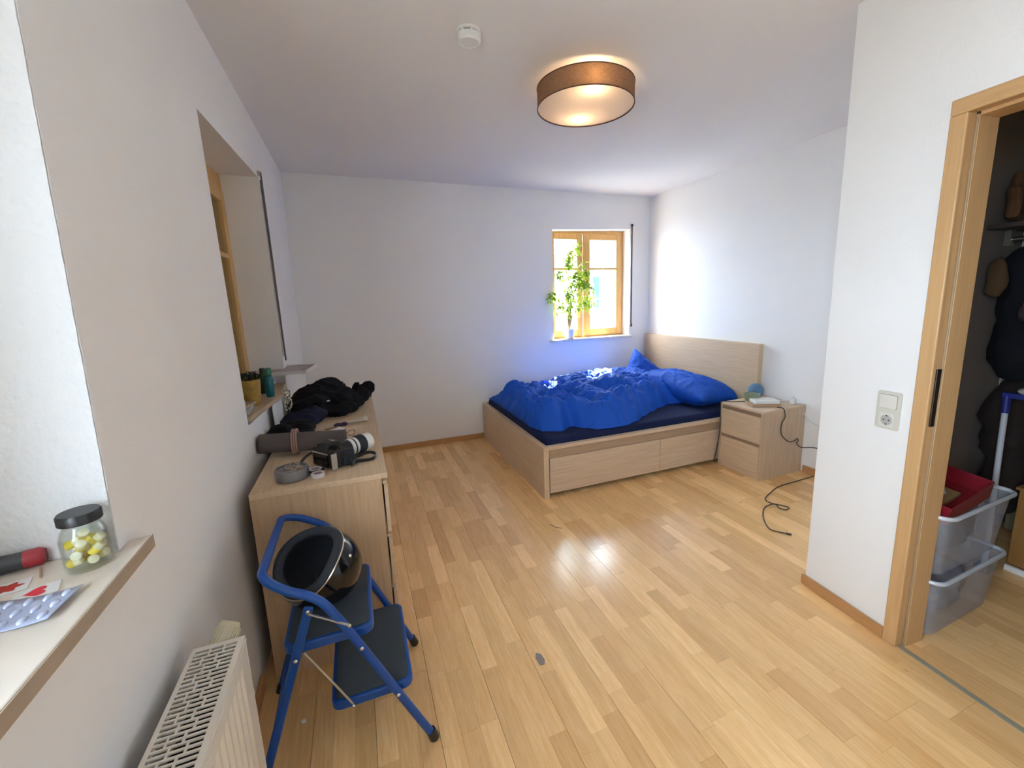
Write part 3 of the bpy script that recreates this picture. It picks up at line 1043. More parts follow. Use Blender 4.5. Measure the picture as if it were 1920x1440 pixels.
k = MB(); k.box(-0.093, 0.093, -0.065, 0.065, 0.0, 0.0018, bm_); k.box(-0.093, 0.093, -0.065, 0.065, 0.0202, 0.022, bm_); k.build('cover', mat('cover_white', (0.78, 0.78, 0.76), .5), bk)
o = MB().box(-0.115, 0.10, -0.072, 0.066, 0, 0.018, rot((3.445, 2.418, 0.5505), -0.45)).build('notebook', mat('kraft', (0.42, 0.27, 0.16), .7), None, 0.002)
tag(o, 'brown notebook underneath the white book on the nightstand', 'notebook')
o = MB().tube(smoothpath([(3.53, 2.52, 0.556), (3.60, 2.50, 0.556), (3.66, 2.44, 0.556), (3.68, 2.40, 0.56), (3.70, 2.36, 0.60), (3.705, 2.345, 0.57), (3.712, 2.29, 0.50), (3.722, 2.20, 0.42), (3.722, 2.12, 0.40)], 6), 0.0045, 8).build('charging_cable', mat('cable_white', (.75, .76, .78), .5))
tag(o, 'white charging cable trailing over the back of the nightstand', 'cable')
o = MB().box(-0.022, 0.022, -0.018, 0.018, 0, 0.042, rot((3.665, 2.335, 0.5505), 0.2)).build('charger_plug', M_WHITE, None, 0.005)
tag(o, 'white charger block at the rear corner of the nightstand', 'charger')
M_CABLE = mat('cable_dark', (0.055, 0.04, 0.03), 0.5)
o = MB().tube(smoothpath([(3.40, 2.56, 0.555), (3.30, 2.60, 0.556), (3.245, 2.640, 0.556), (3.228, 2.643, 0.545), (3.224, 2.64, 0.48), (3.226, 2.640, 0.30), (3.222, 2.665, 0.12), (3.216, 2.674, 0.05), (3.214, 2.676, 0.02)], 8), 0.0035, 8).build('lamp_cable', M_CABLE)
tag(o, 'thin dark cable hanging down the nightstand front by the bed', 'cable')
NP = lambda x, z, off=0.006: tuple(NM @ Vector((x, -0.40 - off, z)))
o = MB().tube(smoothpath([NP(0.20, 0.556, -0.04), NP(0.215, 0.556, -0.005), NP(0.225, 0.53), NP(0.235, 0.48), NP(0.205, 0.44), NP(0.20, 0.38), NP(0.225, 0.33), NP(0.30, 0.275), NP(0.36, 0.27), NP(0.40, 0.285), NP(0.41, 0.26), NP(0.395, 0.25), NP(0.41, 0.23), NP(0.46, 0.20), (3.716, 2.17, 0.225), (3.720, 2.05, 0.24)], 8), 0.0036, 8).build('speaker_cable', M_CABLE)
tag(o, 'dark cable looping down the nightstand side to the wall', 'cable')
cp = [(3.70, 2.14, 0.006), (3.503, 2.13, 0.006), (3.30, 2.12, 0.006), (3.150, 2.073, 0.006), (3.03, 2.02, 0.006), (3.012, 1.96, 0.006), (3.05, 1.90, 0.006), (3.062, 1.865, 0.006), (3.02, 1.850, 0.006), (2.995, 1.88, 0.008), (3.010, 1.93, 0.012), (2.93, 1.935, 0.006), (2.83, 1.87, 0.006), (2.745, 1.78, 0.006), (2.71, 1.71, 0.006), (2.753, 1.646, 0.006)]
fc = thing('floor_cable', (3.0, 1.9, 0), 'thin dark cable curling across the floor before the nightstand', 'cable')
MB().tube(smoothpath(cp, 10), 0.0038, 8).build('wire', M_CABLE, fc)
MB().tube([(2.753, 1.646, 0.007), (2.768, 1.622, 0.007)], 0.006, 10).build('connector', M_BLACK, fc)

# ================================================================== DRESSERS


def dresser(y0, label):
    x0, x1, h = 0.047, 0.527, 0.7716
    y1 = y0 + 0.797
    d = thing('dresser', ((x0 + x1) / 2, (y0 + y1) / 2, 0), label, 'dresser')
    MB().box(x0, x1, y0, y1, h - 0.022, h).build('top', M_OAK_X if False else M_OAK_Y, d, 0.002)
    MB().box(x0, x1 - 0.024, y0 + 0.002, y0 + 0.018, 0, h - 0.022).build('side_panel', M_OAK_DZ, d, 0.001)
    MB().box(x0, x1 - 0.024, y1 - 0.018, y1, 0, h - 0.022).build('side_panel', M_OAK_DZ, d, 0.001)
    MB().box(x0, x0 + 0.01, y0 + 0.018, y1 - 0.018, 0.02, h - 0.022).build('back_panel', M_OAK_DARK, d)
    MB().box(x1 - 0.035, x1 - 0.022, y0 + 0.018, y1 - 0.018, 0.0, h - 0.022).build('recess', M_OAK_DARK, d)
    z = 0.045
    for k in range(3):
        z1 = z + 0.205
        MB().box(x1 - 0.017, x1 - 0.002, y0 + 0.002, y1 - 0.002, z, z1).build('drawer_front', M_OAK_Y, d, 0.0015)
        MB().box(x1 - 0.021, x1 - 0.006, y0 + 0.02, y1 - 0.02, z1, z1 + 0.012).build('drawer_grip', M_OAK_Y, d)
        z = z1 + 0.030
    return d


dresser(1.7290, 'oak three drawer dresser nearer the step stool')
dresser(2.5330, 'oak three drawer dresser further back, heaped with dark clothes')
T = 0.7722

# things on the dressers
jk = thing('jacket', (0.28, 2.95, T), 'crumpled black jacket heaped on the far dresser', 'jacket')
blob('jacket_body', [((0.20, 2.98, 0.86), (0.14, 0.17, 0.085)), ((0.26, 3.02, 0.90), (0.10, 0.14, 0.075)), ((0.12, 2.92, 0.83), (0.085, 0.15, 0.07)),
                     ((0.33, 3.00, 0.84), (0.12, 0.15, 0.07)), ((0.30, 2.88, 0.81), (0.13, 0.13, 0.04))], M_BLACKCLOTH, jk, 0.010, 0.02, 9, T + 0.001, 2, 0.02, 16, 2, bounds=(0.03, 0.55, 2.5, 3.4))
blob('sleeve', [((0.40, 3.00, 0.83), (0.08, 0.10, 0.055)), ((0.46, 3.02, 0.855), (0.06, 0.08, 0.055)), ((0.505, 3.04, 0.895), (0.038, 0.05, 0.038)), ((0.425, 3.06, 0.885), (0.022, 0.03, 0.045))],
     M_BLACKCLOTH, jk, 0.008, 0.012, 16, T + 0.001, 1, 0.014, 26, 4)
k = MB(); k.box(-0.012, 0.012, -0.003, 0.003, 0, 0.006, rot((0.262, 2.845, 0.862), 0.5, 0.8)); k.build('label_tag', M_WHITE, jk)
o = blob('sweater', [((0.14, 2.72, 0.80), (0.10, 0.10, 0.045)), ((0.19, 2.76, 0.81), (0.07, 0.09, 0.04)), ((0.09, 2.68, 0.80), (0.07, 0.08, 0.045))], M_NAVYCLOTH, None, 0.008, 0.012, 14, T + 0.001, 2, 0.012, 22, 6)
tag(o, 'dark navy sweater folded in front of the black jacket', 'sweater')
o = blob('scarf', [((0.06, 2.43, 0.80), (0.06, 0.09, 0.055)), ((0.12, 2.50, 0.80), (0.09, 0.08, 0.045)), ((0.03, 2.37, 0.79), (0.035, 0.06, 0.04)), ((0.155, 2.44, 0.785), (0.06, 0.05, 0.022))], M_BLACKCLOTH, None, 0.008, 0.01, 14, T + 0.001, 2, 0.012, 22, 9, bounds=(0.006, 0.5, 2, 3))
tag(o, 'black scarf bunched between grey roll and navy sweater', 'scarf')
o = blob('sock', [((0.215, 2.35, 0.788), (0.045, 0.032, 0.02)), ((0.265, 2.33, 0.786), (0.04, 0.028, 0.018))], M_BLACKCLOTH, None, 0.006, 0.004, 20, T + 0.001, 2, 0.004, 30, 3)
tag(o, 'small black cloth pouch behind the grey roll', 'pouch')

rl = thing('rolled_mat', (0.2, 2.16, T), 'grey rolled up mat tied with a pinkish band on the near dresser', 'mat')


def spiral(u, v):
    x = 0.012 + v * 0.365
    a = u * 2 * PI * 2.6
    r = 0.014 + 0.038 * u + 0.0012 * noise.noise(Vector((x * 12, a * 1.5, 0)))
    yc = 2.195 - 0.10 * v
    return (x, yc + 1.12 * r * math.cos(a), T + 0.0545 + 0.96 * r * math.sin(a))


k = MB(); k.grid(spiral, 130, 26)
ro = k.build('roll', M_GREYCLOTH, rl, fix=False)
sm = ro.modifiers.new('t', 'SOLIDIFY'); sm.thickness = 0.008
k = MB()
bandp = []
for i in range(28):
    a = 2 * PI * i / 28
    bandp.append((0.160, 2.1545 + 0.0605 * math.cos(a), T + 0.0575 + 0.0560 * math.sin(a)))
for sx_ in (-0.009, 0.0, 0.009):
    k.tube([(p[0] + sx_, p[1] + 0, max(p[2], T + 0.004)) for p in bandp], 0.0035, 6, closed=True)
k.build('band', mat('band_pink', (0.42, 0.26, 0.21), .8), rl)

# camera with long lens
CMt = rot((0.318, 1.93, T + 0.001), math.radians(38))   # local x = lens axis
ph = thing('photo_camera', (0.33, 1.95, T), 'black camera with long white banded zoom lens on the dresser', 'camera')
k = MB(); k.box(-0.045, 0.03, -0.075, 0.07, 0.0, 0.078, CMt); cb = k.build('body', M_BLACK, ph, 0.012, 3)
k = MB(); k.prism([(-0.04, 0.07), (0.03, 0.07), (0.045, 0.088), (0.02, 0.104), (-0.03, 0.100)], -0.03, 0.03, CMt @ Matrix.Rotation(PI / 2, 4, 'X')); k.build('viewfinder_hump', M_BLACK, cb, 0.006)
k = MB(); k.box(0.0, 0.055, -0.088, -0.050, 0.0, 0.070, CMt); k.build('grip', M_PAD, cb, 0.014, 3)
k = MB(); k.box(-0.052, -0.045, -0.045, 0.045, 0.012, 0.062, CMt); k.build('screen', M_BLACKG, cb, 0.002)
k = MB(); k.box(-0.054, -0.051, -0.052, 0.050, 0.064, 0.069, CMt); k.box(-0.054, -0.030, -0.079, -0.074, 0.004, 0.07, CMt); k.build('metal_trim', mat('trim_silver', (.55, .53, .5), .3, .8), cb)
for (xx, yy) in ((-0.012, 0.045), (-0.01, -0.052)):
    k = MB(); k.lathe([(0.014, 0), (0.014, 0.010), (0.012, 0.012)], (xx, yy, 0.078), 20, CMt)
    k.build('dial', M_BLACKG, cb)
k = MB(); k.add([(0.0, 0.012, 0.104), (0.035, 0.018, 0.09), (0.035, -0.018, 0.09), (0.0, -0.012, 0.104), (0.0, 0.012, 0.108), (0.036, 0.018, 0.094), (0.036, -0.018, 0.094), (0.0, -0.012, 0.108)],
                [(0, 1, 2, 3), (4, 5, 6, 7), (0, 1, 5, 4), (1, 2, 6, 5), (2, 3, 7, 6), (3, 0, 4, 7)], False, CMt); k.build('hump_plate', mat('grey_plate', (.33, .33, .30), .5), cb)
LT = CMt @ Matrix.Translation((0.0, 0.0, 0.045)) @ Matrix.Rotation(PI / 2, 4, 'Y')
lens = None
segs = [('lens_barrel', 0.03, 0.085, 0.036, M_BLACK), ('white_ring', 0.085, 0.100, 0.038, None), ('grip_ring', 0.100, 0.108, 0.037, M_BLACK), ('white_ring', 0.108, 0.120, 0.0385, None),
        ('zoom_ring', 0.120, 0.160, 0.040, M_PAD), ('white_hood', 0.160, 0.195, 0.039, None)]
M_LENSW = mat('lens_white', (0.72, 0.70, 0.66), 0.35)
for nme, a, b_, r, m_ in segs:
    k = MB(); k.lathe([(r - 0.002, a), (r, a + 0.002), (r, b_ - 0.002), (r - 0.002, b_)], (0, 0, 0), 32, LT)
    if nme == 'zoom_ring':
        for q in range(32):
            a0 = 2 * PI * q / 32
            k.box(r - 0.001, r + 0.0015, -0.0018, 0.0018, a + 0.004, b_ - 0.004, LT @ Matrix.Rotation(a0, 4, 'Z'))
    k.build(nme, m_ or M_LENSW, ph)
MB().lathe([(0.030, 0.1955), (0.0001, 0.190)], (0, 0, 0), 28, LT).build('front_glass', M_BLACKG, ph)
k = MB()
sp = smoothpath([tuple(CMt @ Vector(p)) for p in ((0.0, -0.078, 0.055), (0.03, -0.11, 0.03), (0.02, -0.10, 0.008), (0.06, -0.085, 0.006), (0.11, -0.12, 0.006), (0.15, -0.095, 0.01), (0.135, -0.065, 0.018), (0.09, -0.05, 0.012), (0.05, -0.07, 0.02), (0.02, -0.085, 0.03))], 8)
for dz in (-0.003, 0, 0.003):
    k.tube([p + Vector((0, 0, max(dz, 0.0046 + T - p.z + dz))) for p in sp], 0.0045, 6)
k.build('strap', M_BLACK, ph)
k = MB()
sp = smoothpath([tuple(CMt @ Vector(p)) for p in ((-0.02, 0.072, 0.06), (-0.06, 0.10, 0.03), (-0.10, 0.07, 0.012), (-0.115, 0.0, 0.010), (-0.09, -0.05, 0.01), (-0.06, -0.03, 0.012))], 8)
k.tube(sp, 0.006, 8); k.build('strap', M_BLACK, ph)

# grey tin
tn = thing('tin', (0.176, 1.835, T), 'round grey tin with a mottled top at the dresser corner', 'tin')
MB().lathe([(0.057, 0), (0.060, 0.003), (0.060, 0.040), (0.058, 0.044), (0.050, 0.044), (0.049, 0.038)], (0.178, 1.838, T), 40).build('can', mat('tin_grey', (0.19, 0.19, 0.19), 0.4, .3), tn)
k = MB()
r2 = random.Random(5)
for q in range(26):
    a = r2.uniform(0, 6.28); rr = 0.043 * math.sqrt(r2.random())
    k.box(-0.007, 0.007, -0.004, 0.004, 0, 0.006, rot((0.178 + rr * math.cos(a), 1.838 + rr * math.sin(a), T + 0.0385), r2.uniform(0, 3.1), r2.uniform(-.3, .3)))
lo = k.build('cut_pieces', mat('pieces_tan', (0.36, 0.30, 0.25), .7), tn); lo['kind'] = 'stuff'
MB().lathe([(0.0492, 0.036), (0.0001, 0.0385)], (0.178, 1.838, T), 32).build('inset', mat('inset_dark', (.12, .11, .11), .6), tn)
# two small tape rolls
M_TAPE = mat('tape_white', (0.66, 0.62, 0.64), .5)
for (x, y, lb) in ((0.258, 1.862, 'small white tape ring next to the camera, the rear one of two'), (0.272, 1.806, 'small white tape ring next to the grey tin, the front one of two')):
    tt = thing('tape_roll', (x, y, T), lb, 'tape')
    MB().lathe([(0.016, 0.0), (0.025, 0.0), (0.025, 0.016), (0.016, 0.016), (0.016, 0.0)], (x, y, T + 0.0005), 28, caps=False).build('tape', M_TAPE, tt)
    MB().lathe([(0.014, 0.001), (0.0158, 0.001), (0.0158, 0.015), (0.014, 0.015), (0.014, 0.001)], (x, y, T + 0.0005), 28, caps=False).build('core', mat('core_mauve', (.3, .2, .26), .7), tt)
# tube of cream with purple cloth
tb = thing('cream_tube', (0.43, 2.57, T), 'beige cosmetic tube lying across the seam of the dressers', 'tube')
a = Vector((0.37, 2.555, T + 0.016)); b_ = Vector((0.475, 2.585, T + 0.020))
MB().tube([a, a.lerp(b_, .3), a.lerp(b_, .8), a.lerp(b_, .82)], [0.006, 0.013, 0.0165, 0.0165], 18).build('body', mat('tube_beige', (.55, .47, .38), .4), tb)
MB().tube([a.lerp(b_, .82), b_], 0.0175, 18).build('cap', mat('tube_cap', (.62, .58, .48), .35), tb)
o = blob('hair_tie', [((0.325, 2.545, 0.782), (0.028, 0.018, 0.012)), ((0.352, 2.55, 0.782), (0.020, 0.014, 0.012))], mat('purple_cloth', (0.05, 0.03, 0.09), .8), None, 0.004, 0.003, 40, T + 0.0005, 1)
tag(o, 'small purple fabric hair tie next to the beige tube', 'hair tie')
o = blob('crumpled_tissue', [((0.300, 2.37, 0.788), (0.03, 0.03, 0.018)), ((0.325, 2.41, 0.787), (0.03, 0.022, 0.016)), ((0.30, 2.32, 0.785), (0.02, 0.025, 0.012))], mat('tissue', (0.74, 0.70, 0.69), .8), None, 0.005, 0.010, 30, T + 0.0005, 1, 0.006, 40)
tag(o, 'crumpled white tissue behind the camera lens', 'tissue')
gl = thing('glasses', (0.36, 2.33, T), 'thin framed glasses lying beside the white tissue', 'glasses')
k = MB()
for cx in (0.350, 0.392):
    k.tube([(cx + 0.018 * math.cos(2 * PI * q / 20), 2.325 + 0.004 * math.cos(2 * PI * q / 20), T + 0.017 + 0.013 * math.sin(2 * PI * q / 20)) for q in range(20)], 0.0013, 6, closed=True)
k.tube([(0.368, 2.325, T + 0.02), (0.374, 2.325, T + 0.02)], 0.0013, 6)
k.build('frame', mat('glasses_brown', (.05, .03, .02), .3), gl)
for pp in ([(0.332, 2.322, T + 0.02), (0.325, 2.36, T + 0.012), (0.328, 2.44, T + 0.003)], [(0.410, 2.33, T + 0.02), (0.415, 2.37, T + 0.012), (0.40, 2.45, T + 0.003)]):
    k = MB(); k.tube(pp, 0.0013, 6); k.build('temple', MATS['glasses_brown'], gl)
o = MB().box(-0.035, 0.035, -0.008, 0.008, 0, 0.006, rot((0.29, 2.52, T + 0.0005), 0.5)).build('nail_file', mat('file_tan', (.30, .20, .12), .7))
tag(o, 'thin tan nail file between the tissue and the black clothes', 'nail file')

# silver necklaces hanging from the niche sill
nk = thing('necklaces', (0.06, 2.75, 0.78), 'silvery necklaces hanging from the niche sill beside the jacket', 'necklace')
r2 = random.Random(9)
for q in range(4):
    k = MB()
    y = 2.72 + q * 0.025; dx = 0.052 + 0.006 * q
    pts = [(0.045, y, 0.968), (dx, y, 0.958)]
    for i in range(1, 9):
        pts.append((dx + 0.004 * math.sin(i * 1.3 + q), y + 0.03 * i / 8 + 0.01 * math.sin(i + q * 2), 0.958 - i * 0.0205))
    k.tube(smoothpath(pts, 4), 0.003 + 0.001 * r2.random(), 6)
    for i in range(2, 9, 2):
        p = pts[i]; k.sphere(p, 0.0065 + 0.003 * r2.random(), 8, 6)
    k.build('chain', mat('silver_chain', (0.62, 0.57, 0.44), 0.25, .9), nk)

# things in the niche of window 2
ZS = 0.975
pt = thing('flower_pot', (-0.04, 2.42, 0.97), 'mustard yellow textured pot with a dark plant in the niche', 'flower pot')
zp = 0.980 - (2.42 - 2.1) * 0.03 + 0.0005
MB().lathe([(0.036, 0), (0.040, 0.005), (0.049, 0.120), (0.050, 0.125), (0.046, 0.125), (0.044, 0.10), (0.0001, 0.098)], (-0.045, 2.42, zp), 32).build('pot', mat('pot_yellow', (0.40, 0.25, 0.05), 0.6, var=.55, vscale=60, bump=.4, bscale=120), pt)
mb = MB(); leafcloud(mb, (-0.045, 2.42, zp + 0.135), 0.05, 90, 0.016, random.Random(2), 0.5)
fo = mb.build('leaves', mat('plant_dark', (.02, .035, .012), .6), pt, fix=False); fo['kind'] = 'stuff'
bt = thing('teal_bottle', (0.0, 2.62, 0.96), 'teal bottle with green cap beside the yellow pot', 'bottle')
zp = 0.980 - (2.62 - 2.1) * 0.03 + 0.0005
MB().lathe([(0.018, 0), (0.020, 0.004), (0.023, 0.10), (0.018, 0.115), (0.010, 0.122)], (0.005, 2.62, zp), 24).build('bottle', mat('teal', (0.0, 0.10, 0.14), .25), bt)
MB().lathe([(0.015, 0.118), (0.020, 0.122), (0.019, 0.150), (0.012, 0.156)], (0.005, 2.62, zp), 20).build('cap', mat('cap_green', (0.02, 0.14, 0.07), .35), bt)
for i, (x, y, c_, r_, h_, lb) in enumerate(((-0.11, 2.66, (.03, .03, .02), 0.026, 0.13, 'dark brown bottle deep in the niche behind the pot'), (-0.17, 2.50, (.05, .03, .02), 0.03, 0.12, 'squat dark jar nearest the niche window pane'), (-0.05, 2.78, (.02, .05, .03), 0.022, 0.14, 'dark green bottle behind the teal bottle'))):
    zp = 0.980 - (y - 2.1) * 0.03 + 0.0005
    o = thing('bottle', (x, y, zp), lb, 'bottle')
    MB().lathe([(r_ * .9, 0), (r_, 0.004), (r_, h_ * .75), (r_ * .5, h_ * .86)], (x, y, zp), 20).build('glass_body', mat('bottle%d' % i, c_, .2), o)
    MB().lathe([(r_ * .55, h_ * .84), (r_ * .6, h_ * .86), (r_ * .6, h_), (r_ * .5, h_ + .003)], (x, y, zp), 16).build('cap', M_BLACK, o)
wsh = thing('tray', (0.0, 3.05, 1.0), 'thin white tray sticking out over the far end of the niche', 'tray')
TM = rot((-0.01, 3.13, 1.018), math.radians(-8), math.radians(1.5))
MB().box(-0.22, 0.165, -0.07, 0.20, 0.0, 0.004, TM).build('base', mat('tray_white', (.72, .69, .66), .45), wsh)
k = MB(); k.box(-0.22, 0.165, -0.074, -0.07, 0.0, 0.022, TM); k.box(0.165, 0.169, -0.074, 0.20, 0.0, 0.022, TM); k.box(-0.22, 0.169, 0.20, 0.204, 0, 0.022, TM); k.box(-0.224, -0.22, -0.074, 0.204, 0, 0.022, TM)
k.build('rim', MATS['tray_white'], wsh)
k = MB(); k.box(-0.20, 0.15, -0.06, 0.19, 0.004, 0.018, TM); k.build('inlay', mat('magazine', (.42, .36, .34), .6, var=.3, vscale=25), wsh)
k = MB(); k.box(-0.19, -0.05, -0.02, 0.03, -0.067, 0.0, TM); k.box(-0.19, -0.05, 0.12, 0.17, -0.067, 0.0, TM); k.build('feet', MATS['tray_white'], wsh)
for i, (lb, dz, rz, cc, sz) in enumerate((('grey paperback at the bottom of the niche stack', 0.0, 0.10, (.40, .42, .40), (0.075, 0.10, 0.018)), ('brown covered paperback in the middle of the niche stack', 0.0190, -0.12, (.36, .26, .18), (0.07, 0.095, 0.012)), ('white box lying on top of the niche stack', 0.032, 0.3, (.72, .68, .64), (0.05, 0.07, 0.022)))):
    o = MB().box(-sz[0], sz[0], -sz[1], sz[1], 0, sz[2], rot((-0.085, 2.225, 0.980 + dz), rz, -0.03)).build('book' if i < 2 else 'small_box', mat('stack%d' % i, cc, .7), None, 0.001)
    tag(o, lb, 'book' if i < 2 else 'box')
# towel hanging below the sill
k = MB()
def tw(u, v):
    y = 2.50 + u * 0.23; z = 0.957 - v * 0.175
    return (0.022 + 0.012 * math.sin(u * 7.5) + 0.004 * v, y, z)
k.grid(tw, 30, 12)
o = k.build('cloth', mat('cloth_white', (.68, .70, .70), .9), None, fix=False); sd = o.modifiers.new('t', 'SOLIDIFY'); sd.thickness = 0.004
tag(o, 'white cloth hanging on the wall under the niche sill', 'cloth')

# ================================================================== NEAR SILL THINGS
ZI = 0.9855
jr = thing('jar', (-0.022, 0.965, ZI), 'glass jar with black lid full of yellow pieces on the near sill', 'jar')
JC = (-0.024, 0.958, ZI)
MB().lathe([(0.026, 0), (0.031, 0.004), (0.0325, 0.012), (0.0325, 0.062), (0.029, 0.074), (0.025, 0.080), (0.025, 0.088), (0.0238, 0.088), (0.0238, 0.079), (0.0275, 0.073), (0.031, 0.061), (0.031, 0.013), (0.029, 0.007), (0.0001, 0.005)], JC, 40).build('glass', M_JARGLASS, jr)
MB().lathe([(0.0285, 0.0875), (0.030, 0.0885), (0.030, 0.103), (0.028, 0.106), (0.0001, 0.106)], JC, 40).build('lid', M_BLACK, jr)
r2 = random.Random(11)
for q in range(13):
    lv = q // 4; a = q * 1.7 + 0.4
    rr = 0.0165 if q < 12 else 0.0
    p = (JC[0] + rr * math.cos(a), JC[1] + rr * math.sin(a), ZI + 0.017 + lv * 0.0155)
    Mq = Matrix.Translation(p) @ Matrix.Rotation(r2.uniform(0, 3), 4, 'Z') @ Matrix.Rotation(1.2 + r2.uniform(-.4, .4), 4, 'X')
    gum = thing('sweet', p, 'yellow and white foam sweet inside the glass jar', 'sweet', 'sweets in the jar')
    MB().lathe([(0.006, -0.011), (0.0075, -0.010), (0.0075, 0.0)], (0, 0, 0), 14, Mq).build('yellow_half', mat('sweet_yellow', (0.85, 0.68, 0.05), .5), gum)
    MB().lathe([(0.0075, 0.0), (0.0075, 0.010), (0.006, 0.011)], (0, 0, 0), 14, Mq).build('white_half', mat('sweet_cream', (0.85, 0.80, 0.55), .5), gum)
# torch / screwdriver handle
tc_ = thing('screwdriver', (-0.17, 0.99, ZI), 'dark tool handle with red end lying at the left of the near sill', 'tool')
a = Vector((-0.30, 0.955, ZI + 0.0165)); b_ = Vector((-0.130, 0.998, ZI + 0.0165))
MB().tube([a, a.lerp(b_, .2), a.lerp(b_, .75), b_], [0.012, 0.0155, 0.016, 0.0155], 20).build('grip', mat('tool_grey', (.035, .035, .038), .55), tc_)
MB().tube([b_, b_ + (b_ - a).normalized() * 0.018, b_ + (b_ - a).normalized() * 0.026], [0.0162, 0.0162, 0.012], 20).build('end_cap', mat('tool_red', (.32, .02, .03), .4), tc_)
# cards with red print
for i, (x, y, rz, lb) in enumerate(((-0.120, 0.928, 0.30, 'white card with dark red print beside the tool handle'), (-0.066, 0.896, 0.34, 'white card with a red heart print next to the blister pack'))):
    cd = thing('card', (x, y, ZI), lb, 'card')
    Mq = rot((x, y, ZI + 0.0003), rz)
    MB().box(-0.027, 0.027, -0.0205, 0.0205, 0, 0.0012, Mq).build('paper', mat('card_white', (.75, .74, .74), .5), cd)
    k = MB()
    if i == 0:
        poly = [(0.017 * math.cos(q * 2 * PI / 24) * (1 + .25 * math.cos(q * 2 * PI / 24 * 6)), 0.014 * math.sin(q * 2 * PI / 24) * (1 + .25 * math.cos(q * 2 * PI / 24 * 6))) for q in range(24)]
        k.prism(poly[::-1], 0.0012, 0.0016, Mq); k.build('print', mat('print_red', (.45, .03, .02), .5), cd)
    else:
        poly = []
        for q in range(28):
            t = 2 * PI * q / 28
            poly.append((0.00095 * 16 * math.sin(t) ** 3, 0.00095 * (13 * math.cos(t) - 5 * math.cos(2 * t) - 2 * math.cos(3 * t) - math.cos(4 * t))))
        k.prism(poly, 0.0012, 0.0016, Mq @ Matrix.Rotation(-PI / 2, 4, 'Z')); k.build('print', mat('print_heart', (.75, .03, .05), .5), cd)
# blister pack
bl = thing('blister_pack', (-0.02, 0.84, ZI), 'silvery blue blister pack of tablets at the front of the sill', 'blister pack')
BM = rot((-0.060, 0.8370, ZI + 0.001), math.radians(-3))
k = MB()
k.grid(lambda u, v: (-0.062 + u * 0.124, -0.042 + v * 0.084, 0.001 + 0.007 * abs(2 * u - 1) ** 2), 20, 6, M=BM)
fo = k.build('foil', mat('foil', (.52, .58, .78), .3, .35), bl, fix=False); sd = fo.modifiers.new('t', 'SOLIDIFY'); sd.thickness = 0.0008
for i in range(5):
    for j in range(3):
        u = -0.048 + i * 0.024; v = -0.027 + j * 0.027
        z0 = 0.002 + 0.007 * abs(u / 0.062) ** 2
        MB().sphere((u, v, z0), 0.008, 14, 8, BM, (.62, 1.15, .6)).build('tablet_bubble', mat('bubble', (.60, .66, .84), .15, .2), bl)
o = MB().tube([(-0.105, 0.985, ZI + 0.002), (-0.085, 0.945, ZI + 0.002)], 0.0017, 6).build('matchstick', mat('match', (.40, .28, .18), .8))
tag(o, 'burnt matchstick on the sill between tool handle and jar', 'matchstick')

# ================================================================== RADIATOR
ra = thing('radiator', (0.09, 0.6, 0.12), 'cream panel radiator with slotted top grille below the near sill', 'radiator')
RX0, RX1, RY0, RY1, RZ0, RZ1 = 0.036, 0.140, 0.10, 1.125, 0.12, 0.648
# ribbed front panel
def ribbed(xf, sg):
    prof = []
    n = int((RY1 - RY0 - 0.03) / 0.0333)
    ys = []
    y = RY0 + 0.015
    pts = [(RY0 + 0.004, 0.0)]
    for i in range(n):
        c0 = y + i * 0.0333
        pts += [(c0, 0), (c0 + 0.006, 0.006), (c0 + 0.0185, 0.006), (c0 + 0.0245, 0)]
    pts.append((RY1 - 0.004, 0.0))
    mbp = MB(); vs = []; fs = []
    zz = [RZ0 + 0.0, RZ0 + 0.03, RZ0 + 0.045, RZ1 - 0.060, RZ1 - 0.045, RZ1 - 0.006]
    am = [0, 0, 1, 1, 0, 0]
    for z, a_ in zip(zz, am):
        for (yy, d) in pts: vs.append((xf - sg * d * (1 if a_ else 0) * 1.0, yy, z))
    m_ = len(pts)
    for j in range(len(zz) - 1):
        for i in range(m_ - 1): fs.append((j * m_ + i, j * m_ + i + 1, (j + 1) * m_ + i + 1, (j + 1) * m_ + i))
    mbp.add(vs, fs, False)
    return mbp
pf = ribbed(RX1, 1).build('front_panel', M_CREAM, ra, fix=False)
sd = pf.modifiers.new('t', 'SOLIDIFY'); sd.thickness = 0.003; sd.offset = 0
pf = ribbed(RX0 + 0.012, -1).build('rear_panel', M_CREAM, ra, fix=False)
sd = pf.modifiers.new('t', 'SOLIDIFY'); sd.thickness = 0.003; sd.offset = 0
MB().box(RX0, RX1 + 0.002, RY1 - 0.004, RY1, RZ0, RZ1).build('end_cover', M_CREAM, ra, 0.002)
MB().box(RX0, RX1 + 0.002, RY0, RY0 + 0.004, RZ0, RZ1).build('end_cover', M_CREAM, ra, 0.002)
MB().box(RX0 + 0.02, RX1 - 0.02, RY0 + 0.01, RY1 - 0.01, RZ0 + 0.05, RZ1 - 0.055).build('core_fins', M_DARKHOLE, ra)
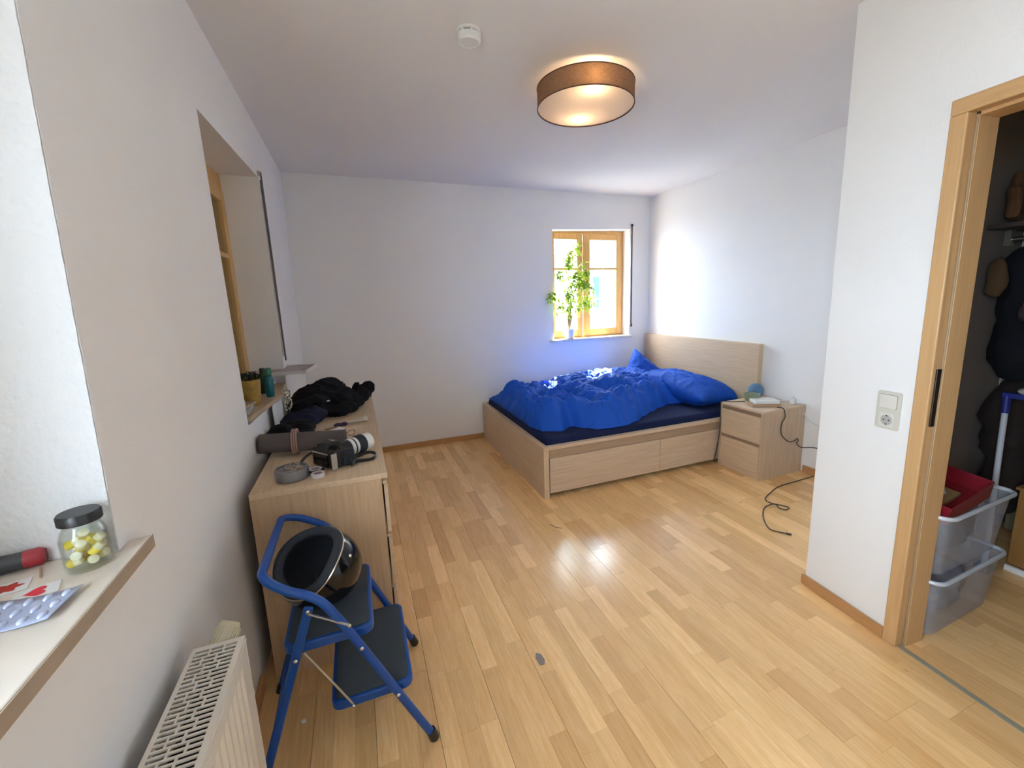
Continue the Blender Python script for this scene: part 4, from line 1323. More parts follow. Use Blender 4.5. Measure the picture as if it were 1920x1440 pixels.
# grille: border + cross bars + spines between three slot columns
gr = MB()
gr.box(RX0, RX0 + 0.009, RY0, RY1, RZ1 - 0.010, RZ1); gr.box(RX1 - 0.011, RX1 + 0.002, RY0, RY1, RZ1 - 0.012, RZ1)
gr.box(RX0 + 0.009, RX1 - 0.011, RY1 - 0.014, RY1, RZ1 - 0.008, RZ1); gr.box(RX0 + 0.009, RX1 - 0.011, RY0, RY0 + 0.012, RZ1 - 0.008, RZ1)
gw = RX1 - 0.011 - (RX0 + 0.009)
y = RY1 - 0.014; i = 0
while y > RY0 + 0.03:
    gr.box(RX0 + 0.009, RX1 - 0.011, y - 0.0125, y - 0.008, RZ1 - 0.004, RZ1 - 0.0004)
    offs = (0.36, 0.70) if i % 4 < 2 else (0.25, 0.58)
    for o_ in offs:
        xx = RX0 + 0.009 + gw * o_
        gr.box(xx - 0.0022, xx + 0.0022, y - 0.0085, y + 0.0005, RZ1 - 0.004, RZ1 - 0.0004)
    y -= 0.0125; i += 1
gr.build('top_grille', M_CREAM, ra)
# lip line
MB().box(RX1 + 0.002, RX1 + 0.004, RY0, RY1, RZ1 - 0.016, RZ1 - 0.010).build('lip', M_CREAM, ra)
MB().box(0.003, RX0 + 0.01, 0.25, 0.28, 0.30, 0.5).build('bracket', M_STEEL, ra)
MB().box(0.003, RX0 + 0.01, 0.92, 0.95, 0.30, 0.5).build('bracket', M_STEEL, ra)
tv = thing('thermostat_knob', (0.09, 1.165, 0.6), 'ribbed cream thermostat knob on the far end of the radiator', 'thermostat')
TV = aim((0.078, 1.135, 0.612), (0.30, 0.55, 0.55))
k = MB(); k.lathe([(0.023, -0.004), (0.0265, 0.0), (0.0255, 0.050), (0.022, 0.068), (0.0001, 0.070)], (0, 0, 0), 36, TV)
for q in range(18):
    k.box(0.0245, 0.0280, -0.0017, 0.0017, 0.012, 0.056, TV @ Matrix.Rotation(2 * PI * q / 18, 4, 'Z'))
k.build('knob', mat('knob_cream', (.62, .57, .42), .45), tv)
k = MB(); k.lathe([(0.025, -0.012), (0.026, 0.004), (0.022, 0.006)], (0, 0, 0), 24, TV); k.lathe([(0.010, -0.05), (0.010, 0.0)], (0, 0, 0), 16, TV); k.build('collar', M_BLACK, tv)

# ================================================================== STEP STOOL
st = thing('step_stool', (0.35, 1.47, 0), 'blue folding two step stool with grey treads in front of the dresser', 'step stool')
YN, YFR = 1.250, 1.690
def leg_path(y):
    return [(0.577, y, 0.014), (0.352, y, 0.505), (0.290, y, 0.618), (0.172, y, 0.700), (0.150, y, 0.735)]
hoop = [(0.575, YN, 0.02), (0.350, YN, 0.510), (0.296, YN, 0.615), (0.205, YN, 0.668), (0.160, YN + 0.005, 0.715)]
hoop += [(0.152, YFR - 0.02, 0.690), (0.200, YFR, 0.672), (0.300, YFR, 0.615), (0.352, YFR, 0.508), (0.566, YFR, 0.02)]
MB().tube(fillet(hoop, 0.055, 7), 0.0125, 14).build('front_frame', M_STOOL, st)
for y in (YN, YFR):
    x_ = 0.577 if y == YN else 0.568
    MB().tube([(x_ + 0.006, y, 0.0), (x_ + 0.005, y, 0.006), (x_ - 0.006, y, 0.036)], [0.014, 0.0175, 0.0155], 16).build('rubber_foot', M_BLACK, st)
for y in (YN + 0.026, YFR - 0.026):
    Mq = Matrix.Identity(4)
    dx = 0.262 - 0.074; dz = 0.578 - 0.012
    k = MB()
    a_ = math.atan2(dx, dz)
    k.box(-0.013, 0.013, -0.007, 0.007, 0, math.hypot(dx, dz), Matrix.Translation((0.074, y, 0.012)) @ Matrix.Rotation(a_, 4, 'Y'))
    lg = k.build('rear_leg', M_STOOL, st, 0.005, 3)
    MB().tube([(0.070, y, 0.0), (0.078, y, 0.026)], [0.0165, 0.0155], 14).build('rubber_foot', M_BLACK, lg)
k = MB(); k.tube([(0.118, YN + 0.03, 0.15), (0.118, YFR - 0.03, 0.15)], 0.008, 10); k.build('cross_bar', M_STOOL, st)
k = MB(); k.box(0.225, 0.232, 1.60, 1.645, 0.19, 0.445); k.build('folding_strap', M_BLACK, st)


def tread(x0, x1, y0, y1, z, label):
    t = MB(); t.prism(rrect(x0, x1, y0, y1, 0.030), z - 0.030, z)
    s_ = t.build('step', M_STOOL, st, 0.006, 3)
    t = MB(); t.prism(rrect(x0 + 0.012, x1 - 0.012, y0 + 0.012, y1 - 0.012, 0.022), z, z + 0.003)
    t.build('rubber_tread', M_TREAD, s_)
tread(0.178, 0.430, YN + 0.040, YFR - 0.045, 0.455, 'upper')
tread(0.287, 0.532, YN + 0.020, YFR - 0.025, 0.235, 'lower')
for y in (YN - 0.003, YFR + 0.003):
    k = MB()
    k.tube([(0.262, y + (0.006 if y < 1.4 else -0.006), 0.572), (0.365, y - (0.012 if y < 1.4 else -0.012), 0.515)], 0.0035, 8)
    k.build('link', M_STEEL, st)
k = MB(); k.tube([(0.236, YN + 0.012, 0.448), (0.350, YN + 0.012, 0.222)], 0.0035, 8); k.build('link', M_STEEL, st)
k = MB(); k.tube([(0.236, YFR - 0.012, 0.448), (0.350, YFR - 0.012, 0.222)], 0.0035, 8); k.build('link', M_STEEL, st)
k = MB()
for (x_, z_, yy) in ((0.260, 0.570, YN + 0.014), (0.212, 0.425, YN + 0.014), (0.365, 0.512, YN - 0.014), (0.392, 0.425, YN - 0.014), (0.482, 0.225, YN - 0.014), (0.350, 0.222, YN + 0.004)):
    k.sphere((x_, yy, z_), 0.006, 10, 6, sc=(1, .6, 1))
k.build('rivets', M_CHROME, st)

# helmet lying opening up on the upper step
hm = thing('helmet', (0.285, 1.46, 0.458), 'glossy black open face helmet lying on the upper step of the stool', 'helmet')
HC = Vector((0.280, 1.455, 0.590))
# shell axis: from crown to opening; the opening faces up/left towards the viewer
HQ = Vector((-0.32, -0.50, 0.80)).normalized().to_track_quat('Z', 'Y').to_matrix().to_4x4()
HM_ = Matrix.Translation(HC) @ HQ
NA, NBZ = 56, 22


def shellpt(r, u, v, th_lo=0.0):
    a = 2 * PI * u
    # opening polar angle, deeper at ears, cut away at the face
    lim = 2.14 + 0.13 * math.cos(2 * a)
    th = PI - (PI - 0.0) * 0 - lim * (v)      # from crown (pi) to rim
    th = PI - lim * v
    x = r * math.sin(th) * math.cos(a); y = r * 0.93 * math.sin(th) * math.sin(a); z = r * 1.0 * math.cos(th)
    return (x, y, z)


k = MB(); k.grid(lambda u, v: shellpt(0.132, u, v), NA, NBZ, M=HM_)
so = k.build('shell', M_BLACKG, hm, fix=False)
k = MB(); k.grid(lambda u, v: shellpt(0.118, u, v), NA, NBZ, M=HM_); k.build('liner', M_PAD, hm, fix=False)
rim = [HM_ @ Vector(shellpt(0.1345, i / 60, 0.975)) for i in range(60)]
MB().tube(rim, 0.003, 8, closed=True).build('chrome_trim', mat('trim_pale', (.55, .5, .42), .25, .8), hm)
rim2 = [HM_ @ (Vector(shellpt(0.120, i / 60, 1.0)) * 1.0 + Vector((0, 0, 0.002))) for i in range(60)]
MB().tube(rim2, 0.0155, 12, closed=True).build('padding_roll', M_PAD, hm)
k = MB(); k.sphere(HM_ @ Vector((0.118, 0.03, 0.045)), 0.006, 10, 6); k.sphere(HM_ @ Vector((-0.118, 0.03, 0.045)), 0.006, 10, 6); k.build('snap', M_CHROME, hm)
k = MB()
k.box(-0.018, 0.018, -0.012, 0.012, -0.001, 0.0015, HM_ @ Matrix.Translation((-0.02, 0.03, -0.108)) @ Matrix.Rotation(0.15, 4, 'Y')); k.build('inner_reflection', M_WHITE, hm)  # white patch standing in for the window's reflection inside the helmet
k = MB()
sp = smoothpath([tuple(HM_ @ Vector(p)) for p in ((0.10, -0.05, 0.03), (0.06, -0.06, -0.02), (0.0, -0.05, -0.05), (-0.05, 0.0, -0.07))], 6)
k.tube(sp, 0.006, 6); k.build('chin_strap', M_BLACK, hm)

# ================================================================== CEILING LAMP, SMOKE ALARM
LC = (1.707, 2.196); LR = 0.255
lp = thing('ceiling_lamp', (LC[0], LC[1], H), 'round brown fabric drum ceiling lamp, switched on', 'ceiling lamp')
shm = bpy.data.materials.new('shade_fabric'); shm.use_nodes = True
nt = shm.node_tree; nt.nodes.clear()
out = node(nt, 'ShaderNodeOutputMaterial')
d1 = node(nt, 'ShaderNodeBsdfDiffuse'); d1.inputs[0].default_value = (0.16, 0.125, 0.105, 1)
t1 = node(nt, 'ShaderNodeBsdfTranslucent'); t1.inputs[0].default_value = (0.74, 0.58, 0.42, 1)
tcn = node(nt, 'ShaderNodeNewGeometry'); mpn = node(nt, 'ShaderNodeMapping'); mpn.inputs['Scale'].default_value = (40, 40, 260)
nz = node(nt, 'ShaderNodeTexNoise'); nz.inputs['Scale'].default_value = 2.0
nt.links.new(tcn.outputs['Position'], mpn.inputs[0]); nt.links.new(mpn.outputs[0], nz.inputs['Vector'])
mr = node(nt, 'ShaderNodeMapRange'); mr.inputs[1].default_value = .3; mr.inputs[2].default_value = .7; mr.inputs[3].default_value = 0.22; mr.inputs[4].default_value = 0.48
nt.links.new(nz.outputs['Fac'], mr.inputs[0])
mxs = node(nt, 'ShaderNodeMixShader')
nt.links.new(mr.outputs[0], mxs.inputs[0]); nt.links.new(d1.outputs[0], mxs.inputs[1]); nt.links.new(t1.outputs[0], mxs.inputs[2]); nt.links.new(mxs.outputs[0], out.inputs[0])
dfm = bpy.data.materials.new('lamp_diffuser'); dfm.use_nodes = True
nt = dfm.node_tree; nt.nodes.clear()
out = node(nt, 'ShaderNodeOutputMaterial')
d1 = node(nt, 'ShaderNodeBsdfDiffuse'); d1.inputs[0].default_value = (0.85, 0.80, 0.76, 1)
t1 = node(nt, 'ShaderNodeBsdfTranslucent'); t1.inputs[0].default_value = (0.85, 0.80, 0.74, 1)
mxs = node(nt, 'ShaderNodeMixShader'); mxs.inputs[0].default_value = 0.45
nt.links.new(d1.outputs[0], mxs.inputs[1]); nt.links.new(t1.outputs[0], mxs.inputs[2]); nt.links.new(mxs.outputs[0], out.inputs[0])
Z0l, Z1l = 2.432, 2.528
MB().lathe([(LR, Z0l), (LR, Z1l), (LR - 0.002, Z1l), (LR - 0.002, Z0l), (LR, Z0l)], (LC[0], LC[1], 0), 72, caps=False).build('shade', shm, lp, fix=False)
k = MB()
for z in (Z0l, Z1l):
    k.tube([(LC[0] + LR * math.cos(2 * PI * i / 72), LC[1] + LR * math.sin(2 * PI * i / 72), z) for i in range(72)], 0.0028, 6, closed=True)
k.build('rim_band', mat('rim_brown', (.09, .05, .04), .7), lp)
MB().lathe([(0.0001, Z0l + 0.004), (LR - 0.003, Z0l + 0.004)], (LC[0], LC[1], 0), 72, caps=False).build('diffuser', dfm, lp, fix=False)
MB().lathe([(0.06, H - 0.03), (0.065, H - 0.001), (0.0001, H - 0.0005)], (LC[0], LC[1], 0), 24).build('mount', M_WHITE, lp)
k = MB()
for i in range(3):
    a = 2 * PI * i / 3 + .5
    k.tube([(LC[0] + 0.06 * math.cos(a), LC[1] + 0.06 * math.sin(a), H - 0.02), (LC[0] + LR * math.cos(a), LC[1] + LR * math.sin(a), Z1l)], 0.0025, 6)
k.build('spider_arm', M_STEEL, lp)
M_BULB = bpy.data.materials.new('bulb_glow'); M_BULB.use_nodes = True
bb = M_BULB.node_tree.nodes['Principled BSDF']; bb.inputs['Emission Color'].default_value = (1, 0.64, 0.33, 1); bb.inputs['Emission Strength'].default_value = 30
dirn = Vector((math.sin(0.3747), math.cos(0.3747), 0)) 
for sg in (-1, 1):
    p = Vector((LC[0], LC[1], 2.478)) + Vector((0.30, 0.95, 0)).normalized() * (0.165 if sg > 0 else 0.195) * sg
    MB().sphere(p, 0.021, 16, 10).build('bulb', M_BULB, lp)

sa = thing('smoke_alarm', (1.013, 1.946, H), 'round white smoke alarm on the ceiling', 'smoke alarm')
MB().lathe([(0.052, H - 0.001), (0.052, H - 0.012), (0.048, H - 0.014)], (1.015, 1.95, 0), 40).build('base', M_WHITE, sa)
MB().lathe([(0.044, H - 0.013), (0.044, H - 0.020)], (1.015, 1.95, 0), 40).build('vent', M_DARKHOLE, sa)
k = MB(); k.lathe([(0.0495, H - 0.019), (0.050, H - 0.040), (0.043, H - 0.048), (0.038, H - 0.0485), (0.036, H - 0.046), (0.0001, H - 0.047)], (1.015, 1.95, 0), 40)
for q in range(8):
    a = 2 * PI * q / 8
    k.box(0.042, 0.0495, -0.004, 0.004, H - 0.021, H - 0.012, rot((1.015, 1.95, 0), a))
k.build('cover', M_WHITE, sa)

# ================================================================== SWITCH AND SOCKET
sw = thing('switch_and_socket', DM @ Vector((0.287, 0, 0.88)), 'cream double plate with rocker switch above a socket', 'switch')
U0, U1 = 0.243, 0.330
ZB, ZT = 0.885, 1.037
k = MB()
FM = DM @ Matrix(((1, 0, 0, 0), (0, 0, -1, 0), (0, 1, 0, 0), (0, 0, 0, 1)))  # local x=u, y=z(up), z=-n? out of wall
k.prism(rrect(U0, U1, ZB, ZT, 0.010), -0.0005, 0.009, FM)
pm = mat('plate_cream', (0.62, 0.60, 0.52), 0.35)
k.build('plate', pm, sw, 0.002)
k = MB(); k.prism(rrect(U0 + 0.013, U1 - 0.013, 0.970, 1.024, 0.004), 0.009, 0.0135, FM); k.build('rocker', mat('rocker_cream', (.70, .68, .62), .3), sw, 0.001)
k = MB(); k.prism(rrect(U0 + 0.0118, U1 - 0.0118, 0.9688, 1.0252, 0.004), 0.009, 0.0098, FM); k.build('shadow_gap', mat('gap_grey', (.18, .17, .15), .7), sw)
k = MB(); k.prism(rrect(U0 + 0.016, U1 - 0.016, 0.895, 0.950, 0.004), 0.009, 0.011, FM)
k.build('socket_face', MATS['rocker_cream'], sw)
so_c = (0.2865, 0.9225)
Mq = FM @ Matrix.Translation((so_c[0], so_c[1], 0.011))
ring = MB(); ring.lathe([(0.0225, 0.0), (0.0225, 0.0015), (0.0198, 0.0015), (0.0195, 0.0)], (0, 0, 0), 32, Mq); ring.build('socket_ring', pm, sw)
MB().lathe([(0.0195, 0.0004), (0.0001, 0.0004)], (0, 0, 0), 32, Mq, caps=False).build('socket_well', mat('well_grey', (.42, .41, .38), .5), sw)
k = MB(); 
for dx in (-0.0095, 0.0095): k.lathe([(0.0028, 0.0005), (0.0028, 0.0010)], (dx, 0, 0), 12, Mq)
for dy in (-0.017, 0.017): k.box(-0.003, 0.003, dy - 0.002, dy + 0.002, 0.0005, 0.0012, Mq)
k.build('pin_holes', M_DARKHOLE, sw)

# ================================================================== PLANT IN WINDOW
pl_ = thing('potted_fig', (2.70, D + 0.03, 0.993), 'weeping fig in a white pot on the far window sill', 'plant')
PC = (2.695, D + 0.040, 0.9925)
MB().lathe([(0.045, 0), (0.050, 0.004), (0.062, 0.105), (0.064, 0.110), (0.060, 0.110), (0.058, 0.098), (0.0001, 0.096)], PC, 32).build('pot', mat('pot_white', (.78, .78, .80), .3), pl_)
rng = random.Random(21)
stems = MB(); leaves = MB()
def leaf(mb, p, d, s_):
    q = Matrix.Translation(p) @ Vector(d).normalized().to_track_quat('Y', 'Z').to_matrix().to_4x4() @ Matrix.Rotation(rng.uniform(-.8, .8), 4, 'Y')
    mb.add([(0, 0, 0), (s_ * .22, s_ * .35, .002), (s_ * .16, s_ * .75, -.002), (0, s_ * 1.15, -.008), (-s_ * .16, s_ * .75, -.002), (-s_ * .22, s_ * .35, .002), (0, s_ * .5, -.003)],
           [(0, 1, 6), (1, 2, 6), (2, 3, 6), (3, 4, 6), (4, 5, 6), (5, 0, 6)], False, q)
tips = [(-0.20, -0.05, 0.40), (-0.12, -0.02, 0.62), (0.0, 0.0, 0.84), (0.10, 0.02, 0.92), (0.16, 0.0, 0.70), (0.20, -0.03, 0.50), (0.17, -0.05, 0.30), (-0.14, -0.06, 0.28), (0.05, -0.05, 0.62), (-0.05, -0.04, 0.75), (0.12, 0.0, 0.52), (0.22, -0.02, 0.36), (-0.05, -0.06, 0.42), (0.18, 0.0, 0.60)]
for tx, ty, tz in tips:
    hgt = 0.16 + 0.35 * tz
    base = Vector(PC) + Vector((0.01 * rng.uniform(-1, 1), 0.01 * rng.uniform(-1, 1), 0.10))
    mid = Vector(PC) + Vector((tx * .25, ty * .3, 0.10 + tz * 0.55)); tip = Vector(PC) + Vector((tx, ty, tz + 0.10))
    tip.y = min(tip.y, D + 0.075); mid.y = min(mid.y, D + 0.075)
    droop = tip + Vector((tx * .25, -0.01, -0.07))
    path = smoothpath([base, mid, tip, droop], 7)
    stems.tube(path, [0.005 * (1 - .75 * i / len(path)) for i in range(len(path))], 5)
    for i in range(7, len(path)):
        for _ in range(6):
            if rng.random() < .9:
                p = path[i] + Vector((rng.uniform(-.035, .035), rng.uniform(-.03, .01), rng.uniform(-.035, .035)))
                p.y = min(p.y, D + 0.085)
                leaf(leaves, p, (rng.uniform(-1, 1), rng.uniform(-1, .15), rng.uniform(-1.0, .2)), rng.uniform(.034, .056))
stems.build('stems', mat('stem_brown', (.22, .15, .08), .8), pl_)
lm = bpy.data.materials.new('fig_leaf'); lm.use_nodes = True
nt = lm.node_tree; nt.nodes.clear()
out = node(nt, 'ShaderNodeOutputMaterial')
d1 = node(nt, 'ShaderNodeBsdfPrincipled'); d1.inputs['Base Color'].default_value = (0.10, 0.20, 0.03, 1); d1.inputs['Roughness'].default_value = .4
t1 = node(nt, 'ShaderNodeBsdfTranslucent'); t1.inputs[0].default_value = (0.42, 0.58, 0.05, 1)
mxs = node(nt, 'ShaderNodeMixShader'); mxs.inputs[0].default_value = .4
nt.links.new(d1.outputs[0], mxs.inputs[1]); nt.links.new(t1.outputs[0], mxs.inputs[2]); nt.links.new(mxs.outputs[0], out.inputs[0])
lo = leaves.build('leaves', lm, pl_, fix=False); lo['kind'] = 'stuff'

# ================================================================== STORE ROOM


def storage_bin(z0, label):
    bn = thing('storage_bin', (2.79, 1.0, z0), label, 'storage bin')
    BMx = rot((2.505, 0.812, z0), 0.03)
    L_, W_, Hh = 0.565, 0.365, 0.275
    def ring(z, ins, r):
        return [(x, y, z) for x, y in rrect(ins, L_ - ins, ins, W_ - ins, r, 5)]
    k = MB()
    rings = [ring(0.004, 0.045, 0.045), ring(0.012, 0.036, 0.045), ring(Hh - 0.02, 0.016, 0.045), ring(Hh - 0.004, 0.014, 0.045)]
    n = len(rings[0]); vs = sum(rings, []); fs = [tuple(range(n - 1, -1, -1))]
    for i in range(len(rings) - 1):
        for j in range(n):
            l = (j + 1) % n
            fs.append((i * n + j, i * n + l, (i + 1) * n + l, (i + 1) * n + j))
    k.add(vs, fs, True, BMx)
    b1 = k.build('body', M_BIN, bn, fix=False)
    k = MB()
    r1 = [BMx @ Vector(p) for p in ring(Hh - 0.004, 0.008, 0.045)]
    k.tube(r1, 0.0085, 8, closed=True)
    rm = k.build('rim', mat('rim_frost', (0.52, 0.54, 0.58), .3), bn)
    k = MB()
    k.box(0.004, 0.03, 0.13, 0.24, Hh - 0.05, Hh - 0.01, BMx); k.box(L_ - 0.03, L_ - 0.004, 0.13, 0.24, Hh - 0.05, Hh - 0.01, BMx); k.build('handle', MATS['rim_frost'], bn, 0.004)
    return BMx


B1 = storage_bin(0.0, 'lower clear plastic storage bin inside the doorway')
B2 = storage_bin(0.279, 'upper clear plastic storage bin holding a red box')
# contents
o = blob('folded_blanket', [((2.80, 1.0, 0.07), (0.20, 0.11, 0.055)), ((2.70, 1.0, 0.11), (0.12, 0.10, 0.05)), ((2.90, 1.01, 0.12), (0.12, 0.10, 0.06))], mat('blanket_grey', (.22, .21, .24), .9), None, 0.012, 0.015, 12, 0.012, 2, .015, 18)
tag(o, 'grey blanket inside the lower storage bin', 'blanket')
o = blob('dark_bag', [((2.78, 1.0, 0.36), (0.19, 0.11, 0.06)), ((2.9, 1.0, 0.40), (0.10, 0.10, 0.06))], mat('bag_brown', (.10, .08, .08), .8), None, 0.012, 0.015, 12, 0.295, 2, .01, 18)
tag(o, 'dark bag in the upper storage bin under the red box', 'bag')
rb = thing('red_box', (2.66, 0.97, 0.50), 'dark red open box tilted in the upper storage bin', 'box')
RM_ = rot((2.545, 0.845, 0.515), 0.06, 0.14, -0.10)
M_RED = mat('red_plastic', (.20, .006, .014), .4)
k = MB(); k.box(0, 0.36, 0, 0.30, 0, 0.004, RM_); k.build('bottom', M_RED, rb)
for nm, bx_ in (('side_panel', (0, 0.36, 0, 0.004, 0, 0.075)), ('side_panel', (0, 0.36, 0.296, 0.30, 0, 0.075)), ('end_panel', (0, 0.004, 0.004, 0.296, 0, 0.075)), ('end_panel', (0.356, 0.36, 0.004, 0.296, 0, 0.075))):
    k = MB(); k.box(*bx_, RM_); k.build(nm, M_RED, rb, 0.001)
o = MB().box(0.06, 0.26, 0.06, 0.24, 0.006, 0.02, RM_).build('cardboard_sheet', mat('cardboard', (.34, .20, .09), .8))
tag(o, 'brown cardboard piece inside the red box', 'cardboard')
o = MB().box(-0.05, 0.05, -0.035, 0.035, 0, 0.004, RM_ @ Matrix.Translation((0.22, 0.14, 0.024)) @ Matrix.Rotation(0.5, 4, 'Z')).build('leaflet', mat('leaflet_white', (.55, .52, .45), .7))
tag(o, 'pale leaflet lying on cardboard in the red box', 'leaflet')

# wooden cabinet with white plinth strip
cb = thing('storage_cabinet', (3.75, 0.75, 0), 'orange brown wooden cabinet behind the storage bins', 'cabinet')
M_CAB = woodmat('cab_wood', (.26, .12, .03), (.32, .16, .045), (26, 26, 1.5), .5)
MB().box(3.46, 3.90, 0.50, 0.965, 0.03, 0.43).build('body', M_CAB, cb, 0.004)
MB().box(3.45, 3.91, 0.49, 0.975, 0.43, 0.445).build('top', M_CAB, cb, 0.002)
MB().box(3.44, 3.458, 0.48, 0.965, 0.0, 0.028).build('white_plinth', M_WHITE, cb)
sh = thing('hat_shelf', (3.6, 0.9, 1.72), 'dark wooden hat shelf in the store room', 'shelf')
MB().box(3.36, 3.84, 0.50, 1.195, 1.705, 1.725).build('board', mat('shelf_dark', (.05, .035, .025), .7), sh)
MB().tube([(3.55, 0.50, 1.66), (3.55, 1.195, 1.66)], 0.012, 10).build('rail', M_STEEL, sh)
MB().box(3.53, 3.57, 1.17, 1.195, 1.63, 1.705).build('bracket', M_STEEL, sh)
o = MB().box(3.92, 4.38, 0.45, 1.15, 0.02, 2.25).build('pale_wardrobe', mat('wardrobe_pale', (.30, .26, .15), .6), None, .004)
tag(o, 'pale olive tall wardrobe behind the hanging coats', 'wardrobe')
BD = (3.30, 3.90, 0.3, 1.193)
def coat(name, lb, balls, m, cat, seed, zmin=None):
    o = blob(name, balls, m, None, 0.014, 0.016, 9, zmin, 2, .012, 10, seed, bounds=BD)
    return tag(o, lb, cat)
coat('coat', 'black long coat hanging nearest the doorway in the store room', [((3.53, 1.105, 1.50), (0.10, 0.085, 0.13)), ((3.54, 1.10, 1.36), (0.09, 0.08, 0.16)), ((3.55, 1.095, 1.14), (0.10, 0.10, 0.18))], M_BLACKCLOTH, 'coat', 1)
coat('coat', 'dark grey coat bulging behind the black coat', [((3.53, 0.93, 1.50), (0.12, 0.075, 0.13)), ((3.55, 0.90, 1.40), (0.12, 0.08, 0.10))], mat('cloth_charcoal', (.03, .03, .03), .9), 'coat', 2)
coat('trousers', 'dark brown trousers hanging low under the black coat', [((3.57, 1.09, 0.80), (0.11, 0.095, 0.16)), ((3.57, 1.08, 0.66), (0.11, 0.09, 0.15)), ((3.57, 1.07, 0.42), (0.10, 0.08, 0.20))], mat('cloth_brown', (.016, .007, .005), .9), 'trousers', 3)
coat('fur_hat', 'brown fur tail hanging beside the black coat', [((3.385, 1.135, 1.49), (0.035, 0.04, 0.09)), ((3.38, 1.14, 1.42), (0.03, 0.035, 0.05))], mat('fur_brown', (.09, .05, .022), .95), 'fur', 4)
k = MB()
starp = []
for i in range(10):
    a = PI / 2 + i * PI / 5; r_ = 0.125 if i % 2 == 0 else 0.062
    starp.append((r_ * math.cos(a), r_ * math.sin(a)))
k.prism(starp, -0.026, 0.026, Matrix.Translation((3.46, 1.145, 1.845)) @ Matrix.Rotation(0.25, 4, 'Z') @ Matrix.Rotation(PI / 2, 4, 'X'))
o = k.build('star_cushion', mat('star_brown', (.11, .05, .018), .9), None, 0.016, 3)
tag(o, 'brown star shaped cushion on the hat shelf', 'cushion')
o = blob('bag', [((3.50, 1.035, 1.78), (0.11, 0.06, 0.055)), ((3.54, 0.97, 1.80), (0.10, 0.07, 0.07))], mat('bag_tan', (.08, .06, .05), .8), None, .012, .012, 11, 1.7265, 2, .010, 16)
tag(o, 'crumpled taupe bag on the hat shelf beside the star', 'bag')
o = blob('packet', [((3.44, 1.045, 1.865), (0.035, 0.045, 0.018)), ((3.45, 0.99, 1.885), (0.035, 0.04, 0.022))], mat('yellow_foil', (.26, .22, .02), .3), None, .008, .010, 24, None, 1, .012, 36)
tag(o, 'small glossy yellow packet lying on the taupe bag', 'packet')
o = blob('packet', [((3.46, 0.985, 1.96), (0.04, 0.045, 0.035)), ((3.50, 0.93, 1.94), (0.05, 0.05, 0.05))], mat('yellow_foil', (.26, .22, .02), .3), None, .008, .010, 24, None, 1, .012, 36, 5)
tag(o, 'crinkled yellow wrapping at the top of the hat shelf heap', 'packet')
o = MB().box(3.40, 3.52, 0.86, 1.045, 1.565, 1.64).build('blue_case', mat('case_blue', (.005, .06, .16), .35), None, .008)
tag(o, 'blue plastic case hanging under the hat shelf', 'case')
o = blob('hood', [((3.40, 1.00, 1.31), (0.045, 0.055, 0.055)), ((3.41, 0.96, 1.27), (0.045, 0.05, 0.06))], mat('cap_dark', (.03, .02, .02), .8), None, .01, .008, 14, None, 2, .006, 20)
tag(o, 'dark rounded hood hanging in front of the black coat', 'hood')
o = blob('red_scarf', [((3.335, 0.985, 1.34), (0.018, 0.035, 0.045)), ((3.335, 0.97, 1.28), (0.018, 0.03, 0.03))], mat('scarf_red', (.22, .025, .012), .8), None, .008, .008, 16, None, 1, .006, 30)
tag(o, 'orange red scarf beside the dark hood', 'scarf')
dk = thing('mop', (3.33, 1.0, 0), 'white pole with blue bracket standing behind the bins', 'mop')
MB().tube([(3.335, 1.000, 0.037), (3.335, 1.018, 0.835)], 0.012, 12).build('pole', mat('pole_white', (.45, .46, .50), .35), dk)
MB().tube([(3.335, 1.018, 0.83), (3.335, 1.020, 0.915)], 0.015, 12).build('sleeve', mat('bracket_blue', (.012, .02, .16), .4), dk)
MB().box(3.322, 3.350, 0.72, 1.035, 0.905, 0.930).build('blue_bracket', MATS['bracket_blue'], dk, .003)
MB().box(3.30, 3.37, 0.97, 1.03, 0.0, 0.035).build('foot', M_BLACK, dk, .006)
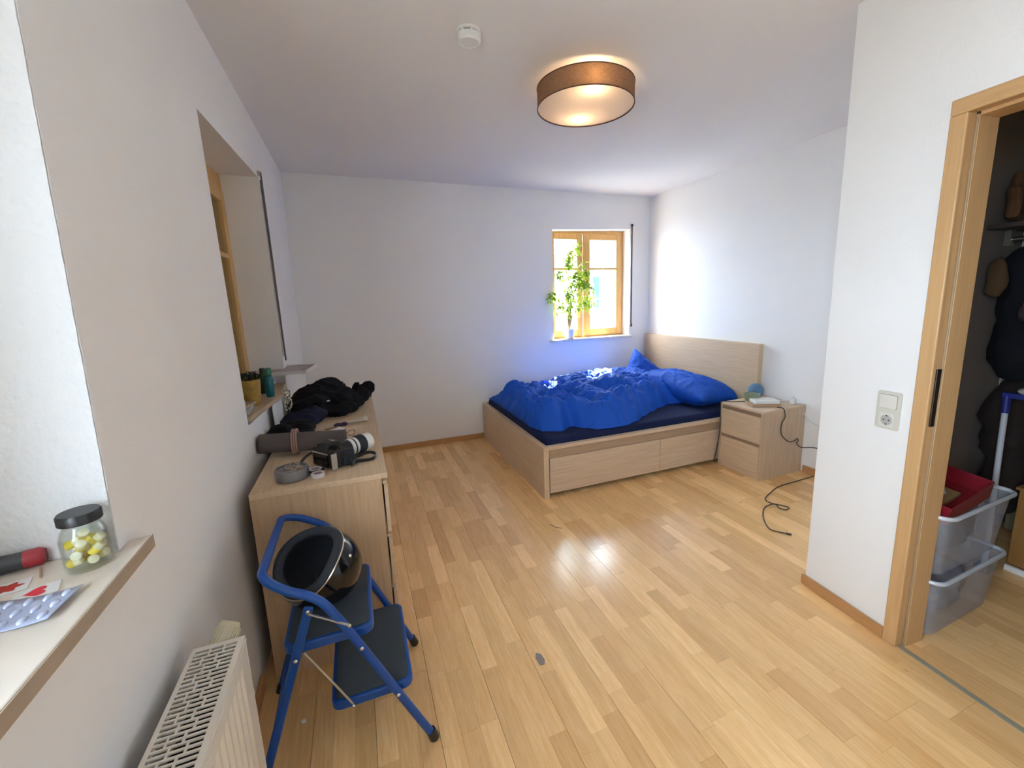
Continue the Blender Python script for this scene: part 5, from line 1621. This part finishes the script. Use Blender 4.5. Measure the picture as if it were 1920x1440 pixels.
o = blob('white_cloth', [((3.338, 0.93, 0.945), (0.028, 0.06, 0.016)), ((3.338, 0.86, 0.955), (0.028, 0.05, 0.018))], mat('rag_white', (.35, .32, .29), .9), None, .006, .006, 24, .931, 1, .006, 40)
tag(o, 'whitish rag lying over the blue bracket', 'rag')
bg_ = thing('red_bag', (3.60, 0.80, 0.446), 'dark red sports bag with white lettering on the cabinet', 'bag')
blob('bag_body', [((3.66, 0.80, 0.575), (0.17, 0.165, 0.125)), ((3.66, 0.86, 0.56), (0.16, 0.12, 0.11))], mat('bag_red', (.12, .003, .006), .45), bg_, .012, .004, 8, .447, 2)
cu_ = bpy.data.curves.new('lettering', 'FONT'); cu_.body = 'ECK'; cu_.size = 0.075; cu_.extrude = 0.002
to = bpy.data.objects.new('lettering', cu_); COL.objects.link(to)
to.rotation_euler = (PI / 2, 0, -PI / 2); to.location = (3.490, 0.93, 0.600)
dg = bpy.context.evaluated_depsgraph_get()
me = bpy.data.meshes.new_from_object(to.evaluated_get(dg)); mw = Matrix.LocRotScale(to.location, to.rotation_euler, None)
bpy.data.objects.remove(to)
k = MB(); k.add([mw @ v.co for v in me.vertices], [tuple(p.vertices) for p in me.polygons]); k.build('lettering', M_WHITE, bg_)

# ================================================================== SMALL LITTER ON FLOOR
o = MB().prism([(1.020, 1.375), (1.040, 1.372), (1.050, 1.392), (1.046, 1.425), (1.030, 1.438), (1.018, 1.415)], 0.0002, 0.0012).build('floor_patch', mat('patch_grey', (.24, .19, .16), .6))
tag(o, 'small grey felt scrap on the floor in front of the stool', 'scrap')
o = MB().box(-0.006, 0.006, -0.005, 0.005, 0, 0.006, rot((0.165, 1.490, 0.0003), .4)).build('paper_scrap', M_WHITE)
tag(o, 'tiny white scrap of paper on the floor between the stool legs', 'scrap')
o = MB().tube([(1.513, 2.345, 0.003), (1.53, 2.30, 0.003), (1.56, 2.27, 0.003)], 0.002, 6).build('twig', mat('twig_brown', (.22, .11, .05), .8))
tag(o, 'tiny brown splinter on the floor near the bed foot', 'splinter')
